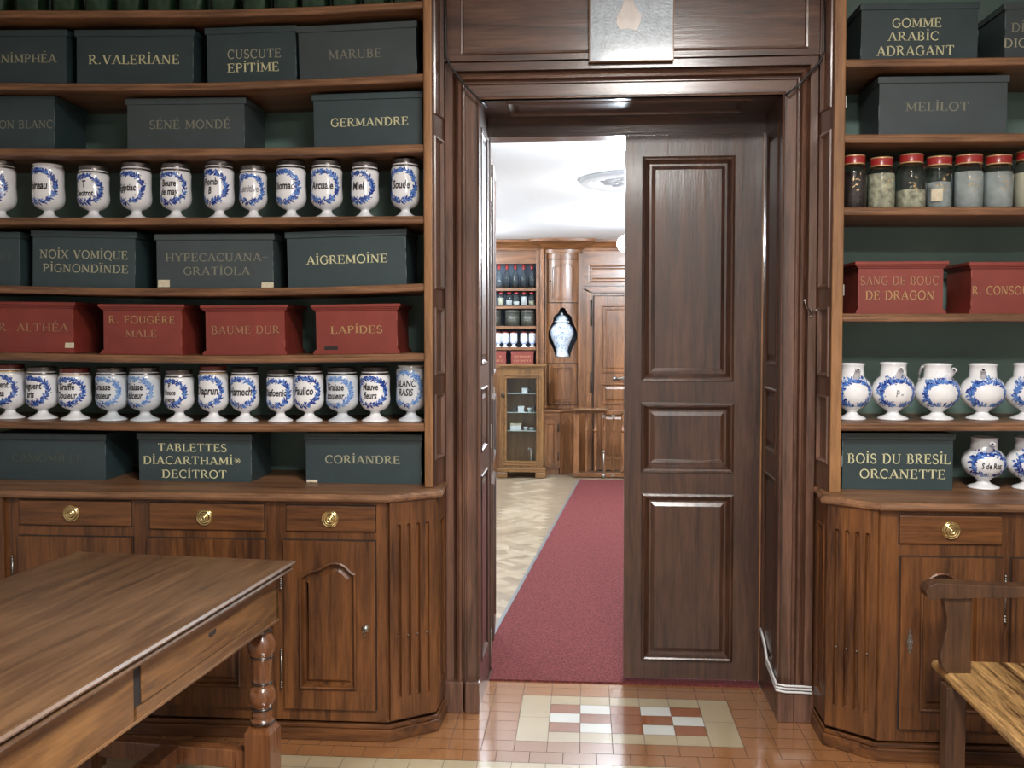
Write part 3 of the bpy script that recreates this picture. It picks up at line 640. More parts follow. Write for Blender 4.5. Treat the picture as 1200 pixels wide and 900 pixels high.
# ================================================================== boxes on the shelves
YF = 3.755                                        # front faces of the boxes
def box(px0, px1, ytop, row, lines, label, side='L', paint='green', ink='ink1', lid=True, lidpx=None, flip=0, dep=.245, mould=False, extras=(), yaw=0, base_m=False, ybot=None, gap=0):
    pr = (LP if side == 'L' else RP).get(row)
    xm = (px0+px1)/2
    X0, X1 = ox(px0, YF), ox(px1, YF)
    if pr: za, zb = zat(pr, X0)+TS, zat(pr, X1)+TS
    else: za = zb = WT1
    sl = (zb-za)/(X1-X0); Xc = (X0+X1)/2; zc = max((za+zb)/2, zat(pr, Xc)+TS if pr else 0)+.0006+abs(sl)*.004
    hh = ozz(ytop, YF, xm)-zc; W = (X1-X0)
    root = thing('storage_box', (Xc, YF, zc), label, 'box', 'painted drug boxes on the shelves')
    root.rotation_euler = (0, -math.atan(sl), yaw)
    pm = M[paint]; lw = .012 if lid else 0; lh = .024
    mb = MB(); h1 = hh-(lh if lid else 0)
    mb.box(-W/2, W/2, 0, dep, (0.014 if mould else 0), h1, pm)
    if mould: mb.box(-W/2-.010, W/2+.010, -.010, dep+.010, 0, .010, pm); mb.box(-W/2-.006, W/2+.006, -.006, dep+.006, .010, .016, pm)
    ed = M['redge' if paint == 'red' else 'edge']
    sgn = 1 if side == 'L' else -1
    e = .0012; xx = sgn*W/2
    random.seed(int(px0*7+ytop)); z = .03
    while z < h1-.02:
        L_ = random.uniform(.015, .06)
        if random.random() < .7: mb.add([(xx-e, -.0007, z), (xx+e, -.0007, z), (xx+e*.6, -.0007, min(z+L_, h1)), (xx-e, -.0007, min(z+L_, h1))], [(0, 1, 2, 3)], ed)
        z += L_+random.uniform(.0, .03)
    for t, a, b, y0, y1, *mt in lines:
        A = oy(a, y1, YF); B = oy(b, y1, YF); zt = ozz(y0, YF, (a+b)/2); zl = A[2]-zc-sl*(A[0]-Xc)
        zl = ozz(y1, YF, (a+b)/2)-zc
        letter(mb, t, A[0]-Xc, B[0]-Xc, zl, zl+(zt-(zl+zc)), -.0012, M[mt[0] if mt else ink])
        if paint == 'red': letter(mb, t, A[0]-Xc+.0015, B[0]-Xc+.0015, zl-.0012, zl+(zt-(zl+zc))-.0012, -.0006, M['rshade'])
    mb.build('box_body', root, bevel=0)
    if lid:
        mb = MB()
        if mould:
            for a, z0, z1 in ((.006, h1, h1+.006), (.011, h1+.006, h1+.012), (.016, h1+.012, hh)): mb.box(-W/2-a, W/2+a, -a, dep+a, z0, z1, pm)
        else:
            mb.box(-W/2-.006, W/2+.006, -.006, dep+.006, h1, hh, pm)
        mb.build('lid', root, bevel=.0015)
    for a, b, y0, y1, mt in extras:
        A, B = ox(a, YF), ox(b, YF); mb = MB(); z0 = max(ozz(y1, YF, a)-zc, .002); z1 = ozz(y0, YF, a)-zc
        mb.add([(A-Xc, -.0016, z0), (B-Xc, -.0018, z0), (B-Xc, -.0018, z1), (A-Xc+.002, -.0016, z1)], [(0, 1, 2, 3)], M[mt]); mb.build('paper_label', root)
    return root
G1 = dict(paint='green'); G2 = dict(paint='green2')
def bl(ins, extra='', kind='dark green wooden box'): return '%s lettered %s%s' % (kind, ins, extra)
box(-52, 83, 35.5, 'B', [('NİMPHÉA', 1, 66, 63.5, 73)], bl('NIMPHEA', ', leftmost on the second shelf'), ink='ink2')
box(95, 230, 35, 'B', [('R.VALERİANE', 103.5, 210, 64.5, 75)], bl('R. VALERIANE'), ink='ink1')
box(247, 350, 31.5, 'B', [('CUSCUTE', 267, 330, 58, 68, 'ink2'), ('EPİTİME', 267, 327.5, 74, 84)], bl('CUSCUTE EPITIME'))
box(354, 490, 28, 'B', [('MARUBE', 386, 448, 58, 68)], bl('MARUBE', ', at the right end of its shelf'), paint='green2', ink='ink3')
box(-60, 68, 113, 'C', [('ON BLANC', -1, 62, 141, 150)], bl('ON BLANC', ', cut off by the left side'), ink='ink3')
box(153, 289, 115, 'C', [('SÉNÉ MONDÉ', 175, 270, 141, 150.5)], bl('SENE MONDE'), paint='green2', ink='ink3')
box(370, 496, 109, 'C', [('GERMANDRE', 388, 479, 138, 147.5)], bl('GERMANDRE', ' in bright gilt'), ink='ink1')
box(-72, 25, 272, 'E', [('RE', 0, 15, 298, 305)], bl('RE', ', only its right end in view'), ink='ink4')
box(39.5, 159, 271, 'E', [('NOİX VOMİQUE', 46, 149, 293.5, 303, 'ink2'), ('PİGNONDÏNDE', 50, 150, 310, 319, 'ink2')], bl('NOIX VOMIQUE PIGNONDINDE'))
box(185, 321, 274, 'E', [('HYPECACUANA~', 194, 314, 297, 306, 'ink3'), ('GRATİOLA', 215, 293, 313, 322, 'ink3')], bl('HYPECACUANA GRATIOLA', ' with two paper labels'), extras=[(186, 200, 328, 336.5, 'label'), (307, 321.5, 331, 337, 'label')], paint='green2')
box(338.5, 477, 270, 'E', [('AİGREMOİNE', 360, 455, 299, 308.5)], bl('AIGREMOINE'), ink='ink1')
box(-46, 86, 353.5, 'F', [('R. ALTHÉA', -2, 80, 379, 388)], bl('R. ALTHEA', ', cut off by the left side', 'dark red wooden box'), paint='red', mould=True, ink='rink2', extras=[(76, 87, 401, 407, 'label')])
box(121.5, 213, 356.5, 'F', [('R. FOUGÉRE', 127, 205, 370.5, 379, 'rink'), ('MALE', 147, 184, 387, 395, 'rink2')], bl('R. FOUGERE MALE', '', 'dark red wooden box'), paint='red', mould=True)
box(241.5, 334, 357.5, 'F', [('BAUME DUR', 248, 328, 382, 391, 'rink2')], bl('BAUME DUR', '', 'dark red wooden box'), paint='red', mould=True)
box(371, 466, 356.5, 'F', [('LAPİDES', 388, 449, 382, 390.5, 'rink')], bl('LAPIDES', ' with a small dark label', 'dark red wooden box'), paint='red', mould=True, extras=[(380, 396, 405.5, 411, 'dark')])
box(-14, 121.5, 508.5, 'W', [('CAMOMILLE', 14, 97, 532, 541)], bl('CAMOMILLE in faded letters', ' on the worktop'), ink='ink4')
box(161, 293, 508.5, 'W', [('TABLETTES', 185, 266, 520, 529), ('DİACARTHAMİ*', 168, 284, 535, 544), ('DECİTROT', 190, 266, 551, 560)], bl('TABLETTES DIACARTHAMI DECITROT'), ink='ink1')
box(357.5, 493, 508.5, 'W', [('CORİANDRE', 381, 469, 534, 543)], bl('CORIANDRE', ' at the right end of the left worktop'), ink='ink2', extras=[(358, 371, 562, 567, 'label')])
R_ = dict(side='R')
box(1004, 1139, 3.5, 'A', [('GOMME', 1045, 1103, 21.5, 32), ('ARABİC', 1040, 1100, 37.5, 47.5), ('ADRAGANT', 1027, 1118, 54, 65)], bl('GOMME ARABIC ADRAGANT'), **R_)
box(1171, 1300, 2, 'A', [('DİA', 1185, 1212, 27, 37, 'ink3'), ('DICTAME', 1176, 1250, 45, 55, 'ink2')], bl('DICTAME', ' at the upper right, partly out of view'), paint='green2', **R_)
box(1026, 1174.5, 89.5, 'B', [('MELİLOT', 1061, 1135, 120, 130)], bl('MELILOT'), paint='green2', ink='ink3', **R_)
box(1005, 1104, 306.5, 'D', [('SANG DE BOUC', 1008, 1100, 324, 334, 'rink2'), ('DE DRAGON', 1014, 1095, 341, 351, 'rink')], bl('SANG DE BOUC DE DRAGON', '', 'red wooden box'), paint='red', mould=True, **R_)
box(1137, 1250, 307, 'D', [('R. CONSOUDE', 1139, 1222, 335.5, 345, 'rink')], bl('R. CONSOUDE', ', cut off by the right side', 'red wooden box'), paint='red', mould=True, yaw=math.radians(0), **R_)
box(989, 1119, 508, 'W', [('BOİS DU BRESİL', 993, 1114, 532, 543), ('ORCANETTE', 1007, 1108, 550.5, 560.5)], bl('BOIS DU BRESIL ORCANETTE', ' on the right worktop'), **R_)
# ================================================================== faience jars
def rad_at(prof, z):
    for (r0, z0), (r1, z1) in zip(prof, prof[1:]):
        if z0 <= z <= z1 and z1 > z0: return r0+(r1-r0)*(z-z0)/(z1-z0)
    return prof[-1][0]
def wrap(prof, u, z, e):
    r = rad_at(prof, z)+e; a = u/max(r, .01); return (r*math.sin(a), -r*math.cos(a), z)
def leafy(mb, prof, u, z, ang, ln, wd, mat, e=.0006):
    pts = [(0, 0), (.35, .5), (.7, .38), (1, 0), (.7, -.38), (.35, -.5)]
    vs = []
    for a, b in pts:
        du = a*ln*math.cos(ang)-b*wd*math.sin(ang); dz = a*ln*math.sin(ang)+b*wd*math.cos(ang); vs.append(wrap(prof, u+du, z+dz, e))
    mb.add(vs, [(5, 4, 3, 2, 1, 0)], mat)
def wreath(mb, prof, zc, a, b, style, rnd):
    cols = {'d': ('b1', 'b1', 'b2'), 'm': ('b1', 'b2', 'b2'), 'l': ('b2', 'b3', 'b3')}[style]
    n = int(2*PI*(a+b)/2/.0075)
    for i in range(n):                              # stem
        p = 2*PI*i/n; q = 2*PI*(i+1.05)/n
        vs = [wrap(prof, (a+d)*math.cos(t), zc+(b+d)*math.sin(t), .0004) for t, d in ((p, -.0008), (q, -.0008), (q, .0008), (p, .0008))]
        mb.add(vs, [(0, 3, 2, 1)], M[cols[2]])
        tg = math.atan2(b*math.cos(p), -a*math.sin(p)); s = 1 if math.cos(p) > 0 else -1
        for sd in (1, -1, 0):
            if rnd.random() < .84:
                an = tg*1 + (PI if s < 0 else 0) + sd*rnd.uniform(.5, 1.2)
                leafy(mb, prof, a*math.cos(p), zc+b*math.sin(p), an, rnd.uniform(.013, .021), rnd.uniform(.0062, .0095), M[rnd.choice(cols)], .0005+.0003*rnd.random())
        if rnd.random() < .35:
            rr = rnd.uniform(.010, .015)*rnd.choice((1, -1)); uu = (a+rr)*math.cos(p); zz = zc+(b+rr)*math.sin(p)
            leafy(mb, prof, uu-.0025, zz, 0, .005, .005, M['b1'], .0009)
def bow(mb, prof, zc, u0=0):
    for s in (1, -1):
        leafy(mb, prof, u0, zc, .5 if s > 0 else PI-.5, .016, .008, M['b1'], .001); leafy(mb, prof, u0+s*.004, zc, .5 if s > 0 else PI-.5, .009, .004, M['ceramic'], .0014)
        leafy(mb, prof, u0, zc, -.9 if s > 0 else PI+.9, .018, .005, M['b1'], .001)
def jtext(mb, prof, lines, zc, size, mat, e=.0011):
    k = len(lines)
    for i, t in enumerate(lines):
        vs, fs = ftext(t); s = size*(1 if len(t) < 8 else .86); z0 = zc+(k/2-i-1)*size*1.08+size*.2
        P_ = [wrap(prof, x*s*.80, z0+y*s*1.2, e) for x, y in vs]
        mb.add(P_, fs, mat)
def albarello(px0, px1, ytop, row, lines, label, lid='pewter', wr='d', yaw=0, ink='ink', two=False, hasbow=True, shoulder=1.0, Y=3.80, cer='ceramic', size=None):
    pr = LP[row]; X0, X1 = ox(px0, Y), ox(px1, Y); Xc = (X0+X1)/2; R = (X1-X0)/2; zs = zat(pr, Xc)+TS+.001
    Ht = ozz(ytop, Y-R*.5, (px0+px1)/2)-zs; lh = .0 if lid is None else .021
    Hb = Ht-lh*.9; k = Hb
    prof = [(0, 0), (R*.88, 0), (R*.90, .003), (R*.80, .008), (R*.56, .015), (R*.36, .023), (R*.30, .031), (R*.31, .037), (R*.40, .040), (R*.62, .045), (R*.82, .054), (R*.95, .068), (R*1.0, .084), (R*.985, k*.5), (R*.955, k*.62), (R*.965, k*.8), (R*.985, k*.88), (R*.95, k*.93), (R*.86, k*.95), (R*.86, k*.975), (R*.92, k*.985), (R*.90, k), (R*.80, k), (R*.78, k*.93), (0, k*.925)]
    root = thing('apothecary_jar', (Xc, Y, zs), label, 'jar', 'blue and white footed jars'); root.rotation_euler = (0, 0, yaw*.72)
    mb = MB(); mb.lathe(prof, M[cer], 36)
    rnd = random.Random(int(px0*13+ytop)); zc = (.062+k*.9)/2
    pw = [(r, z) for r, z in prof if z >= .044 and z <= k*.94]
    a = R*1.08; b = (k*.9-.062)/2*.93
    wreath(mb, pw, zc, a, b, wr, rnd)
    if hasbow: bow(mb, pw, zc-b-.001)
    jtext(mb, pw, lines, zc, size or (.037 if len(lines) == 1 else .031), M[ink])
    mb.build('jar_body', root)
    if lid:
        mb = MB(); z = Hb-.012; lm = M[lid]
        mb.lathe([(R*.86, z), (R*.90, z), (R*.90, z+.004), (R*.88, z+.006), (R*.88, Ht-.005), (R*.90, Ht-.003), (R*.86, Ht), (R*.5, Ht+.001), (0, Ht+.001)], lm, 36)
        if lid != 'pewter' and lid != 'dkiron': mb.lathe([(R*.905, z+.001), (R*.915, z+.003), (R*.905, z+.005)], M['gold'], 36)
        mb.build('lid', root)
    return root
def jl(t, x=''): return 'blue and white footed jar inscribed %s%s' % (t, x)
ZJ = math.radians
# upper row, on shelf D
row = [(-13, 21, 188, ['t, c.'], 'with t, c., cut off by the left side', 'pewter', 'd', -25, 'ink'),
 (42.5, 77.5, 192, ["bireau"], 'bireau, lidless, in the upper row', None, 'd', -14, 'ink'), (95, 130, 194, ['T', 'Decitrot'], 'T Decitrot', 'pewter', 'd', -14, 'ink'),
 (145, 179.5, 190.5, ['Egiptiac'], 'Egiptiac', 'pewter', 'd', -20, 'ink'), (191, 226, 191.5, ['Beure', 'de may'], 'Beure de may', 'pewter', 'd', -8, 'ink'),
 (242, 276, 188.5, ['Plomb', 'B'], 'Plomb B', 'pewter', 'd', -24, 'ink'), (283, 314.5, 194, ['Lenitive'], 'Lenitive in faded letters', 'pewter', 'm', -4, 'fink'),
 (325.5, 360, 188, ['Diomac'], 'Diomac', 'dkiron', 'm', -26, 'ink'), (366, 402.5, 188, ['Arcuale'], 'Arcuale', 'pewter', 'm', -8, 'ink'),
 (412.5, 445, 190, ['Miel'], 'Miel', 'pewter', 'd', -26, 'ink'), (459, 492.5, 186, ['Soude'], 'Soude', 'pewter', 'm', -14, 'ink')]
for a, b, t, ls, lb, lid, wr, yw, ink in row: albarello(a, b, t, 'D', ls, jl(lb), lid, wr, ZJ(yw), ink)
row = [(-7, 28, 427, ['Onguent', 'althea'], 'Onguent althea under a dark red lid', 'darkred', 'd', -22, True), (31, 66.5, 430, ['Onguent', 'aris'], 'Onguent aris', 'pewter', 'd', -22, True),
 (69, 105, 431.5, ['Graiffe', 'Douleur'], 'Graiffe Douleur with red lid and chipped foot', 'darkred', 'd', -8, True), (112.5, 148.5, 431, ['Graisse', 'douleur'], 'Graisse douleur beside the chipped jar', 'pewter', 'l', -20, True),
 (150.5, 187, 430.5, ['Graisse', 'dulceur'], 'Graisse dulceur in pale blue wreath', 'pewter', 'l', -24, True), (192.5, 226, 433.5, ['P', 'Douce', 'amere'], 'P Douce amere', 'pewter', 'd', -26, True),
 (232.5, 266.5, 429, ['Diaprun'], 'Diaprun under a red lid', 'darkred', 'm', -14, True), (270, 303, 431, ['Hamech'], 'Hamech', 'dkiron', 'm', -6, True), (312, 344, 433, ['Diafoenic'], 'Diafoenic', 'dkiron', 'm', -14, True),
 (344.5, 379, 429.5, ['Paulico'], 'Paulico', 'dkiron', 'd', -14, True), (382, 419.5, 430.5, ['Graisse', 'douleur'], 'Graisse douleur, between Paulico and Mauve', 'dkiron', 'l', -22, True), (421.5, 457, 430, ['Mauve', 'fleurs'], 'Mauve in bold letters', 'dkiron', 'd', -12, True),
 (464, 499, 428, ['BLANC', 'RASIS'], 'BLANC RASIS, lidless, at the right end', None, 'l', -18, True)]
for a, b, t, ls, lb, lid, wr, yw, _ in row: albarello(a, b, t, 'G', ls, jl(lb), lid, wr, ZJ(yw), cer='ceramic2' if wr == 'l' else 'ceramic', size=.037 if len(ls) == 1 else (.031 if len(ls) == 2 else .025))
# ---- spouted syrup jars (chevrettes)
def chevrette(pxc, pw_, ytop, row, label, spout_px, text=None, wr='m', ink='ink', Y=3.82, yaw=0):
    Xc = ox(pxc, Y); R = (ox(pxc+pw_/2, Y)-ox(pxc-pw_/2, Y))/2; zs = (zat(RP[row], Xc)+TS if row != 'W' else WT1)+.001
    k = ozz(ytop, Y-R*.5, pxc)-zs
    prof = [(0, 0), (R*.70, 0), (R*.73, .004), (R*.66, .009), (R*.36, .018), (R*.27, .026), (R*.27, .031), (R*.36, .034), (R*.36, .038), (R*.45, .041)]
    cz = .040+(k*.80-.040)/2; hz = (k*.80-.040)/2+.004
    for i in range(1, 14):
        a = -PI/2+.42+(PI-.42-.62)*i/13; prof.append((R*math.cos(a)**.92, cz+hz*math.sin(a)))
    prof += [(R*.60, k*.845), (R*.585, k*.88), (R*.59, k*.96), (R*.63, k*.975), (R*.63, k*.99), (R*.60, k), (R*.54, k), (R*.52, k*.9), (R*.50, k*.82), (0, k*.80)]
    root = thing('syrup_jar', (Xc, Y, zs), label, 'jar', 'blue and white spouted syrup jars'); root.rotation_euler = (0, 0, yaw)
    mb = MB(); mb.lathe(prof, M['ceramic'], 40)
    pw = [p for p in prof if .045 <= p[1] <= k*.85]; rnd = random.Random(int(pxc))
    wreath(mb, pw, cz-.004, R*.86, hz*.70, wr, rnd)
    for i in range(26):
        p = rnd.uniform(0, 2*PI); leafy(mb, pw, R*.98*math.cos(p), cz-.004+hz*.84*math.sin(p)*.95, p+rnd.uniform(-1, 1), .018, .009, M[rnd.choice(('b1', 'b2', 'b3'))])
    if text: jtext(mb, pw, [text], cz-.006, .030, M[ink])
    mb.build('jar_body', root)
    sx = ox(spout_px, Y-R)-Xc; an = max(-1.2, min(1.2, math.asin(max(-.95, min(.95, sx/(R*.8))))))
    d = Vector((math.sin(an), -math.cos(an), 0)); mb = MB()
    a = d*R*.55+Vector((0, 0, k*.74)); b = d*R*.86+Vector((0, 0, k*.84)); c = d*R*1.02+Vector((0, 0, k*.905))
    mb.tube([a, b, c, c+(c-b)*.05], [.013, .0105, .009, .011], M['ceramic'], 14, closed_ends=False); mb.tube([c+(c-b)*.05, c-(c-b)*.1], [.011, .005], M['ceramic'], 14, closed_ends=False)
    q = c-(c-b)*.1; mb.tube([q, q+(c-b)*.02], .0055, M['seeds'], 12); mb.build('spout', root)  # dark disc in the mouth stands for the shade inside the spout
    mb = MB(); e = -d; pts = [e*R*.58+Vector((0, 0, k*.93)), e*R*.95+Vector((0, 0, k*.93)), e*R*1.18+Vector((0, 0, k*.82)), e*R*1.18+Vector((0, 0, k*.68)), e*R*.97+Vector((0, 0, k*.56))]
    mb.tube(pts, .007, M['ceramic'], 10); mb.build('handle', root)
cv = 'spouted blue and white syrup jar '
chevrette(999.5, 45, 426, 'E', cv+'touching the shelf upright, leftmost of its row', 1006)
chevrette(1047.5, 50, 425, 'E', cv+'with faint P inscription, second from the upright', 1056.5, 'P -', ink='fink')
chevrette(1099.5, 52, 426.5, 'E', cv+'turned with its spout to the right', 1117.5, yaw=0)
chevrette(1152.5, 52, 426.5, 'E', cv+'with blank cartouche and spout in front', 1155.5)
chevrette(1205, 52, 426, 'E', cv+'inscribed ST, cut off by the right side', 1212, 'ST', yaw=0)
chevrette(1155.5, 51, 513, 'W', cv+'inscribed S de Roz, on the worktop', 1165.5, 'S de Roz', 'd')
chevrette(1208, 51, 513, 'W', cv+'on the worktop, cut off by the right side', 1216, 'S', 'd')
# ---- glass jars with red lids
def glass_jar(px0, px1, l0, l1, yt, row, label, cont, fill, Y=3.79, gilt=True):
    Xc = ox((px0+px1)/2, Y); R = (ox(px1, Y)-ox(px0, Y))/2; Rl = (ox(l1, Y)-ox(l0, Y))/2; zs = zat(RP[row], Xc)+TS+.001; k = ozz(yt, Y-R*.5, px0)-zs; lh = .036; kb = k-lh
    root = thing('glass_jar', (Xc, Y, zs), label, 'jar', 'glass jars with red lids')
    prof = [(0, 0), (R*.93, 0), (R, .006), (R, kb*.80), (R*.97, kb*.88), (R*.86, kb*.96), (Rl*.93, kb), (Rl*.93, kb+.02)]
    inner = [(r-.0028 if r > .003 else 0, max(z, .004)) for r, z in prof]
    mb = MB(); mb.lathe(prof+inner[::-1], M['glass'], 36)
    rnd = random.Random(int(px0))
    if gilt:
        pw = [(R, .0), (R, kb)]
        for i in range(9): leafy(mb, pw, rnd.uniform(-.018, .018), kb*.55+rnd.uniform(-.02, .035), rnd.uniform(0, 6.28), rnd.uniform(.008, .016), .003, M['gold'], .0006)
        jtext(mb, pw, ['~'], kb*.42, .02, M['gold'])
    mb.build('jar_glass', root)
    if cont:
        mb = MB(); Ri = R-.0042; hh = (kb*.84)*fill; mb.lathe([(0, .006), (Ri*.96, .006), (Ri, .010), (Ri, hh), (Ri*.6, hh+.003), (0, hh+.004)], M[cont], 28); mb.build('contents', root)
    mb = MB(); z = kb+.002
    mb.lathe([(Rl*.95, z), (Rl*1.0, z), (Rl*1.0, z+.004)], M['gold'], 36); mb.lathe([(Rl*1.0, z+.004), (Rl*.985, z+.006), (Rl*.985, k-.006), (Rl, k-.004)], M['redlid'], 36)
    mb.lathe([(Rl, k-.004), (Rl*.99, k), (Rl*.93, k+.001), (Rl*.9, k-.001), (0, k-.001)], M['gold'], 36); mb.build('lid', root)
    return root
gj = 'glass jar with red and gilt lid, '
glass_jar(984, 1013.5, 987, 1011.5, 182, 'C', gj+'full of dark seeds', 'seeds', 1)
glass_jar(1014, 1046.5, 1017.5, 1043.5, 184.5, 'C', gj+'filled with yellowish herb', 'resin', 1)
glass_jar(1047, 1082.5, 1051.5, 1079, 180.5, 'C', gj+'left of the labelled jar', 'resin', .5)
r_ = glass_jar(1081.5+1.5, 1112, 1081, 1109.5, 183.5, 'C', gj+'with a pale paper label low on its left', 'greypow', .75)
mb = MB(); mb.add([wrap([(.052, 0), (.052, .2)], u, z, .001) for u, z in ((-.045, .03), (-.005, .03), (-.005, .075), (-.045, .075))], [(0, 1, 2, 3)], M['label']); mb.build('paper_label', r_)
glass_jar(1114.5, 1149, 1116, 1147, 181.5, 'C', gj+'full of grey powder, left of two alike', 'greypow', 1)
glass_jar(1149.5, 1183.5, 1150.5, 1180, 182, 'C', gj+'full of grey powder, beside the pale powder jar', 'greypow', 1)
glass_jar(1185, 1220, 1187, 1217, 177, 'C', gj+'of pale powder at the right edge', 'powder', .9)
# ---- green glass canisters on the top left shelf: one built, the others copied
def green_jar(xp):
    Y = 3.81; Xc = ox(xp, Y, 5); zs = zat(LP['A'], Xc)+TS+.002
    root = thing('green_glass_jar', (Xc, Y, zs), 'green glass jar on the topmost shelf left of the doorway, only its bottom in view', 'jar', 'green glass jars on the top shelf')
    rr = .054; q = []
    prof = [(0, 0), (.9, 0), (1, .006), (1, .19), (.9, .205), (.62, .215), (.62, .24)]
    prof = [(r*rr, z) for r, z in prof]; fn = lambda a: 1/max(abs(math.cos(a)), abs(math.sin(a)))**.55
    mb = MB(); mb.lathe(prof+[(max(r-.004, 0), max(z, .006)) for r, z in prof[::-1]], M['gglass'], 40, fn=fn); mb.build('jar_glass', root)
    mb = MB(); mb.lathe([(0, .008), (rr*.86, .008), (rr*.88, .012), (rr*.88, .15), (0, .152)], M['herb'], 28, fn=fn); mb.build('contents', root)
    mb = MB(); mb.lathe([(rr*.66, .236), (rr*.68, .236), (rr*.68, .262), (rr*.6, .266), (0, .266)], M['redlid'], 28); mb.build('lid', root); return root
g0 = green_jar(-2)
for xp in (38, 80.5, 118, 155, 191, 227, 265, 301, 337, 370, 406, 441, 477):
    r = g0.copy(); COL.objects.link(r); Xc = ox(xp, 3.81, 5); r.location = (Xc, 3.81, zat(LP['A'], Xc)+TS+.002+.001)
    for ch in list(g0.children): c = ch.copy(); COL.objects.link(c); c.parent = r
# ================================================================== table
TA = math.radians(-5.6)                            # rotation of the table
TT = Matrix.Translation((-.95, 3.128, 0)) @ Matrix.Rotation(TA, 4, 'Z')
# local: x from -W (left) to 0 (right edge), y from 0 (far edge) to -L (near edge)
W_, L_ = .775, 2.05
tb = thing('table', tuple(TT @ Vector((0, 0, 0))), 'large brown wooden table with drawer and turned legs', 'table'); tb.rotation_euler = (0, 0, TA)
mb = MB()
pl = [(-W_, -L_), (0, -L_), (0, 0), (-W_, 0)]
sec = [(-.020, .722), (-.010, .722), (-.003, .726), (0, .732), (-.003, .738), (-.008, .740), (-.006, .743), (.006, .748), (.008, .753), (.003, .759), (-.003, .760)]
vs = []; fs = []
for d, z in sec: vs += [(x, y, z) for x, y in offs(pl, -d)]
for i in range(len(sec)-1):
    for k in range(4): fs.append((i*4+k, i*4+(k+1) % 4, (i+1)*4+(k+1) % 4, (i+1)*4+k))
fs.append((3, 2, 1, 0)); n = len(vs); mb.add(vs, fs, M['table'])
gaps = [-W_+.003, -.515, -.262, -.003]
for a, b in zip(gaps, gaps[1:]): mb.box(a+.0008, b-.0008, -L_+.06, -.055, .752, .7605, M['table'])
mb.box(-W_+.004, -.004, -L_+.004, -L_+.058, .752, .7606, M['table']); mb.box(-W_+.004, -.004, -.053, -.004, .752, .7606, M['table'])
mb.build('tabletop', tb)
mb = MB(); I = .035; az0, az1 = .575, .722
mb.box(-W_+I, -W_+I+.022, -L_+I, -I, az0, az1, M['table_side']); mb.box(-W_+I, -I, -I-.022, -I, az0, az1, M['table_side']); mb.box(-W_+I, -I, -L_+I, -L_+I+.022, az0, az1, M['table_side'])
mb.box(-I-.030, -I-.012, -L_+I, -I, az0, az1, M['table_side'])
d0, d1 = -.86, -.16                                   # drawer opening along the right side
mb.box(-I-.012, -I, d1, -I, az0, az1, M['table_side']); mb.box(-I-.012, -I, -L_+I, d0-.032, az0, az1, M['table_side'])
mb.box(-I-.012, -I, d0-.02, d1, az0, az0+.034, M['table_side']); mb.box(-I-.012, -I, d0-.02, d1, az1-.012, az1, M['table_side'])
mb.box(-I-.0125, -I-.001, d0-.031, d0+.001, az0+.034, az1-.012, M['dark'])
mb.box(-I-.002, -I+.004, -L_+I, -I, az0-.004, az0+.004, M['table_side'])
mb.build('apron', tb, bevel=.002)
mb = MB(); mb.box(-I-.020, -I+.003, d0, d1-.002, az0+.036, az1-.013, M['table_side']); dr = mb.build('drawer', tb, bevel=.003)
mb = MB(); T = Matrix.Translation((-I+.003, -.50, .672)) @ Matrix.Rotation(PI/2, 4, 'Z')
out = [(-.022, 0), (-.016, -.007), (-.004, -.004), (0, -.012), (.004, -.004), (.016, -.007), (.022, 0), (.018, .009), (.006, .005), (0, .010), (-.006, .005), (-.018, .009)]
relief(mb, out, [(0, 0), (.0006, .002)], M['dkiron'], 0, T=T); mb.build('keyhole_plate', dr)
def table_leg(x, y):
    mb = MB(); s = .037
    mb.box(x-s, x+s, y-s, y+s, .565, .722, M['table_side'])
    s2 = .043; vs = []
    for z, q in ((.05, 1), (.225, 1), (.245, .72)): vs += [(x-s2*q, y-s2*q, z), (x+s2*q, y-s2*q, z), (x+s2*q, y+s2*q, z), (x-s2*q, y+s2*q, z)]
    fs = [(3, 2, 1, 0), (8, 9, 10, 11)]+[(i*4+k, i*4+(k+1) % 4, i*4+4+(k+1) % 4, i*4+4+k) for i in range(2) for k in range(4)]
    mb.add(vs, fs, M['table_leg'])
    pr = [(.030, .243), (.038, .250), (.041, .256), (.038, .262), (.030, .266), (.033, .272), (.034, .282), (.029, .290), (.031, .294), (.033, .298), (.030, .302), (.036, .310), (.042, .322), (.044, .334), (.0435, .336), (.044, .338), (.042, .352), (.035, .366), (.028, .374), (.032, .378), (.033, .382), (.030, .386), (.030, .40), (.032, .43), (.034, .455), (.036, .462), (.037, .466), (.034, .470), (.042, .480), (.045, .495), (.044, .510), (.038, .526), (.030, .540), (.027, .546), (.034, .550), (.034, .554), (.029, .557), (.029, .562), (.034, .566), (.034, .570)]
    mb.lathe(pr, M['table_leg'], 32, c=(x, y, 0))
    for z, r in ((.256, .0415), (.298, .0333), (.382, .0333), (.466, .0373), (.552, .0345)): mb.lathe([(r-.004, z-.004), (r, z-.003), (r+.0006, z), (r, z+.003), (r-.004, z+.004)], M['black_line'], 28, c=(x, y, 0))
    mb.lathe([(.02, 0), (.033, .002), (.040, .014), (.036, .030), (.026, .040), (.030, .050)], M['table_leg'], 24, c=(x, y, 0))
    return mb.build('leg', tb)
lx0, lx1, ly0, ly1 = -W_+I+.04, -I-.040, -L_+I+.04, -I-.045
for x, y in ((lx0, ly0), (lx1, ly0), (lx0, ly1), (lx1, ly1)): table_leg(x, y)
mb = MB()
for y in (ly0, ly1):
    mb = MB(); mb.box(lx0+.04, lx1-.04, y-.022, y+.022, .10, .16, M['table_leg']); mb.build('stretcher', tb, bevel=.004)
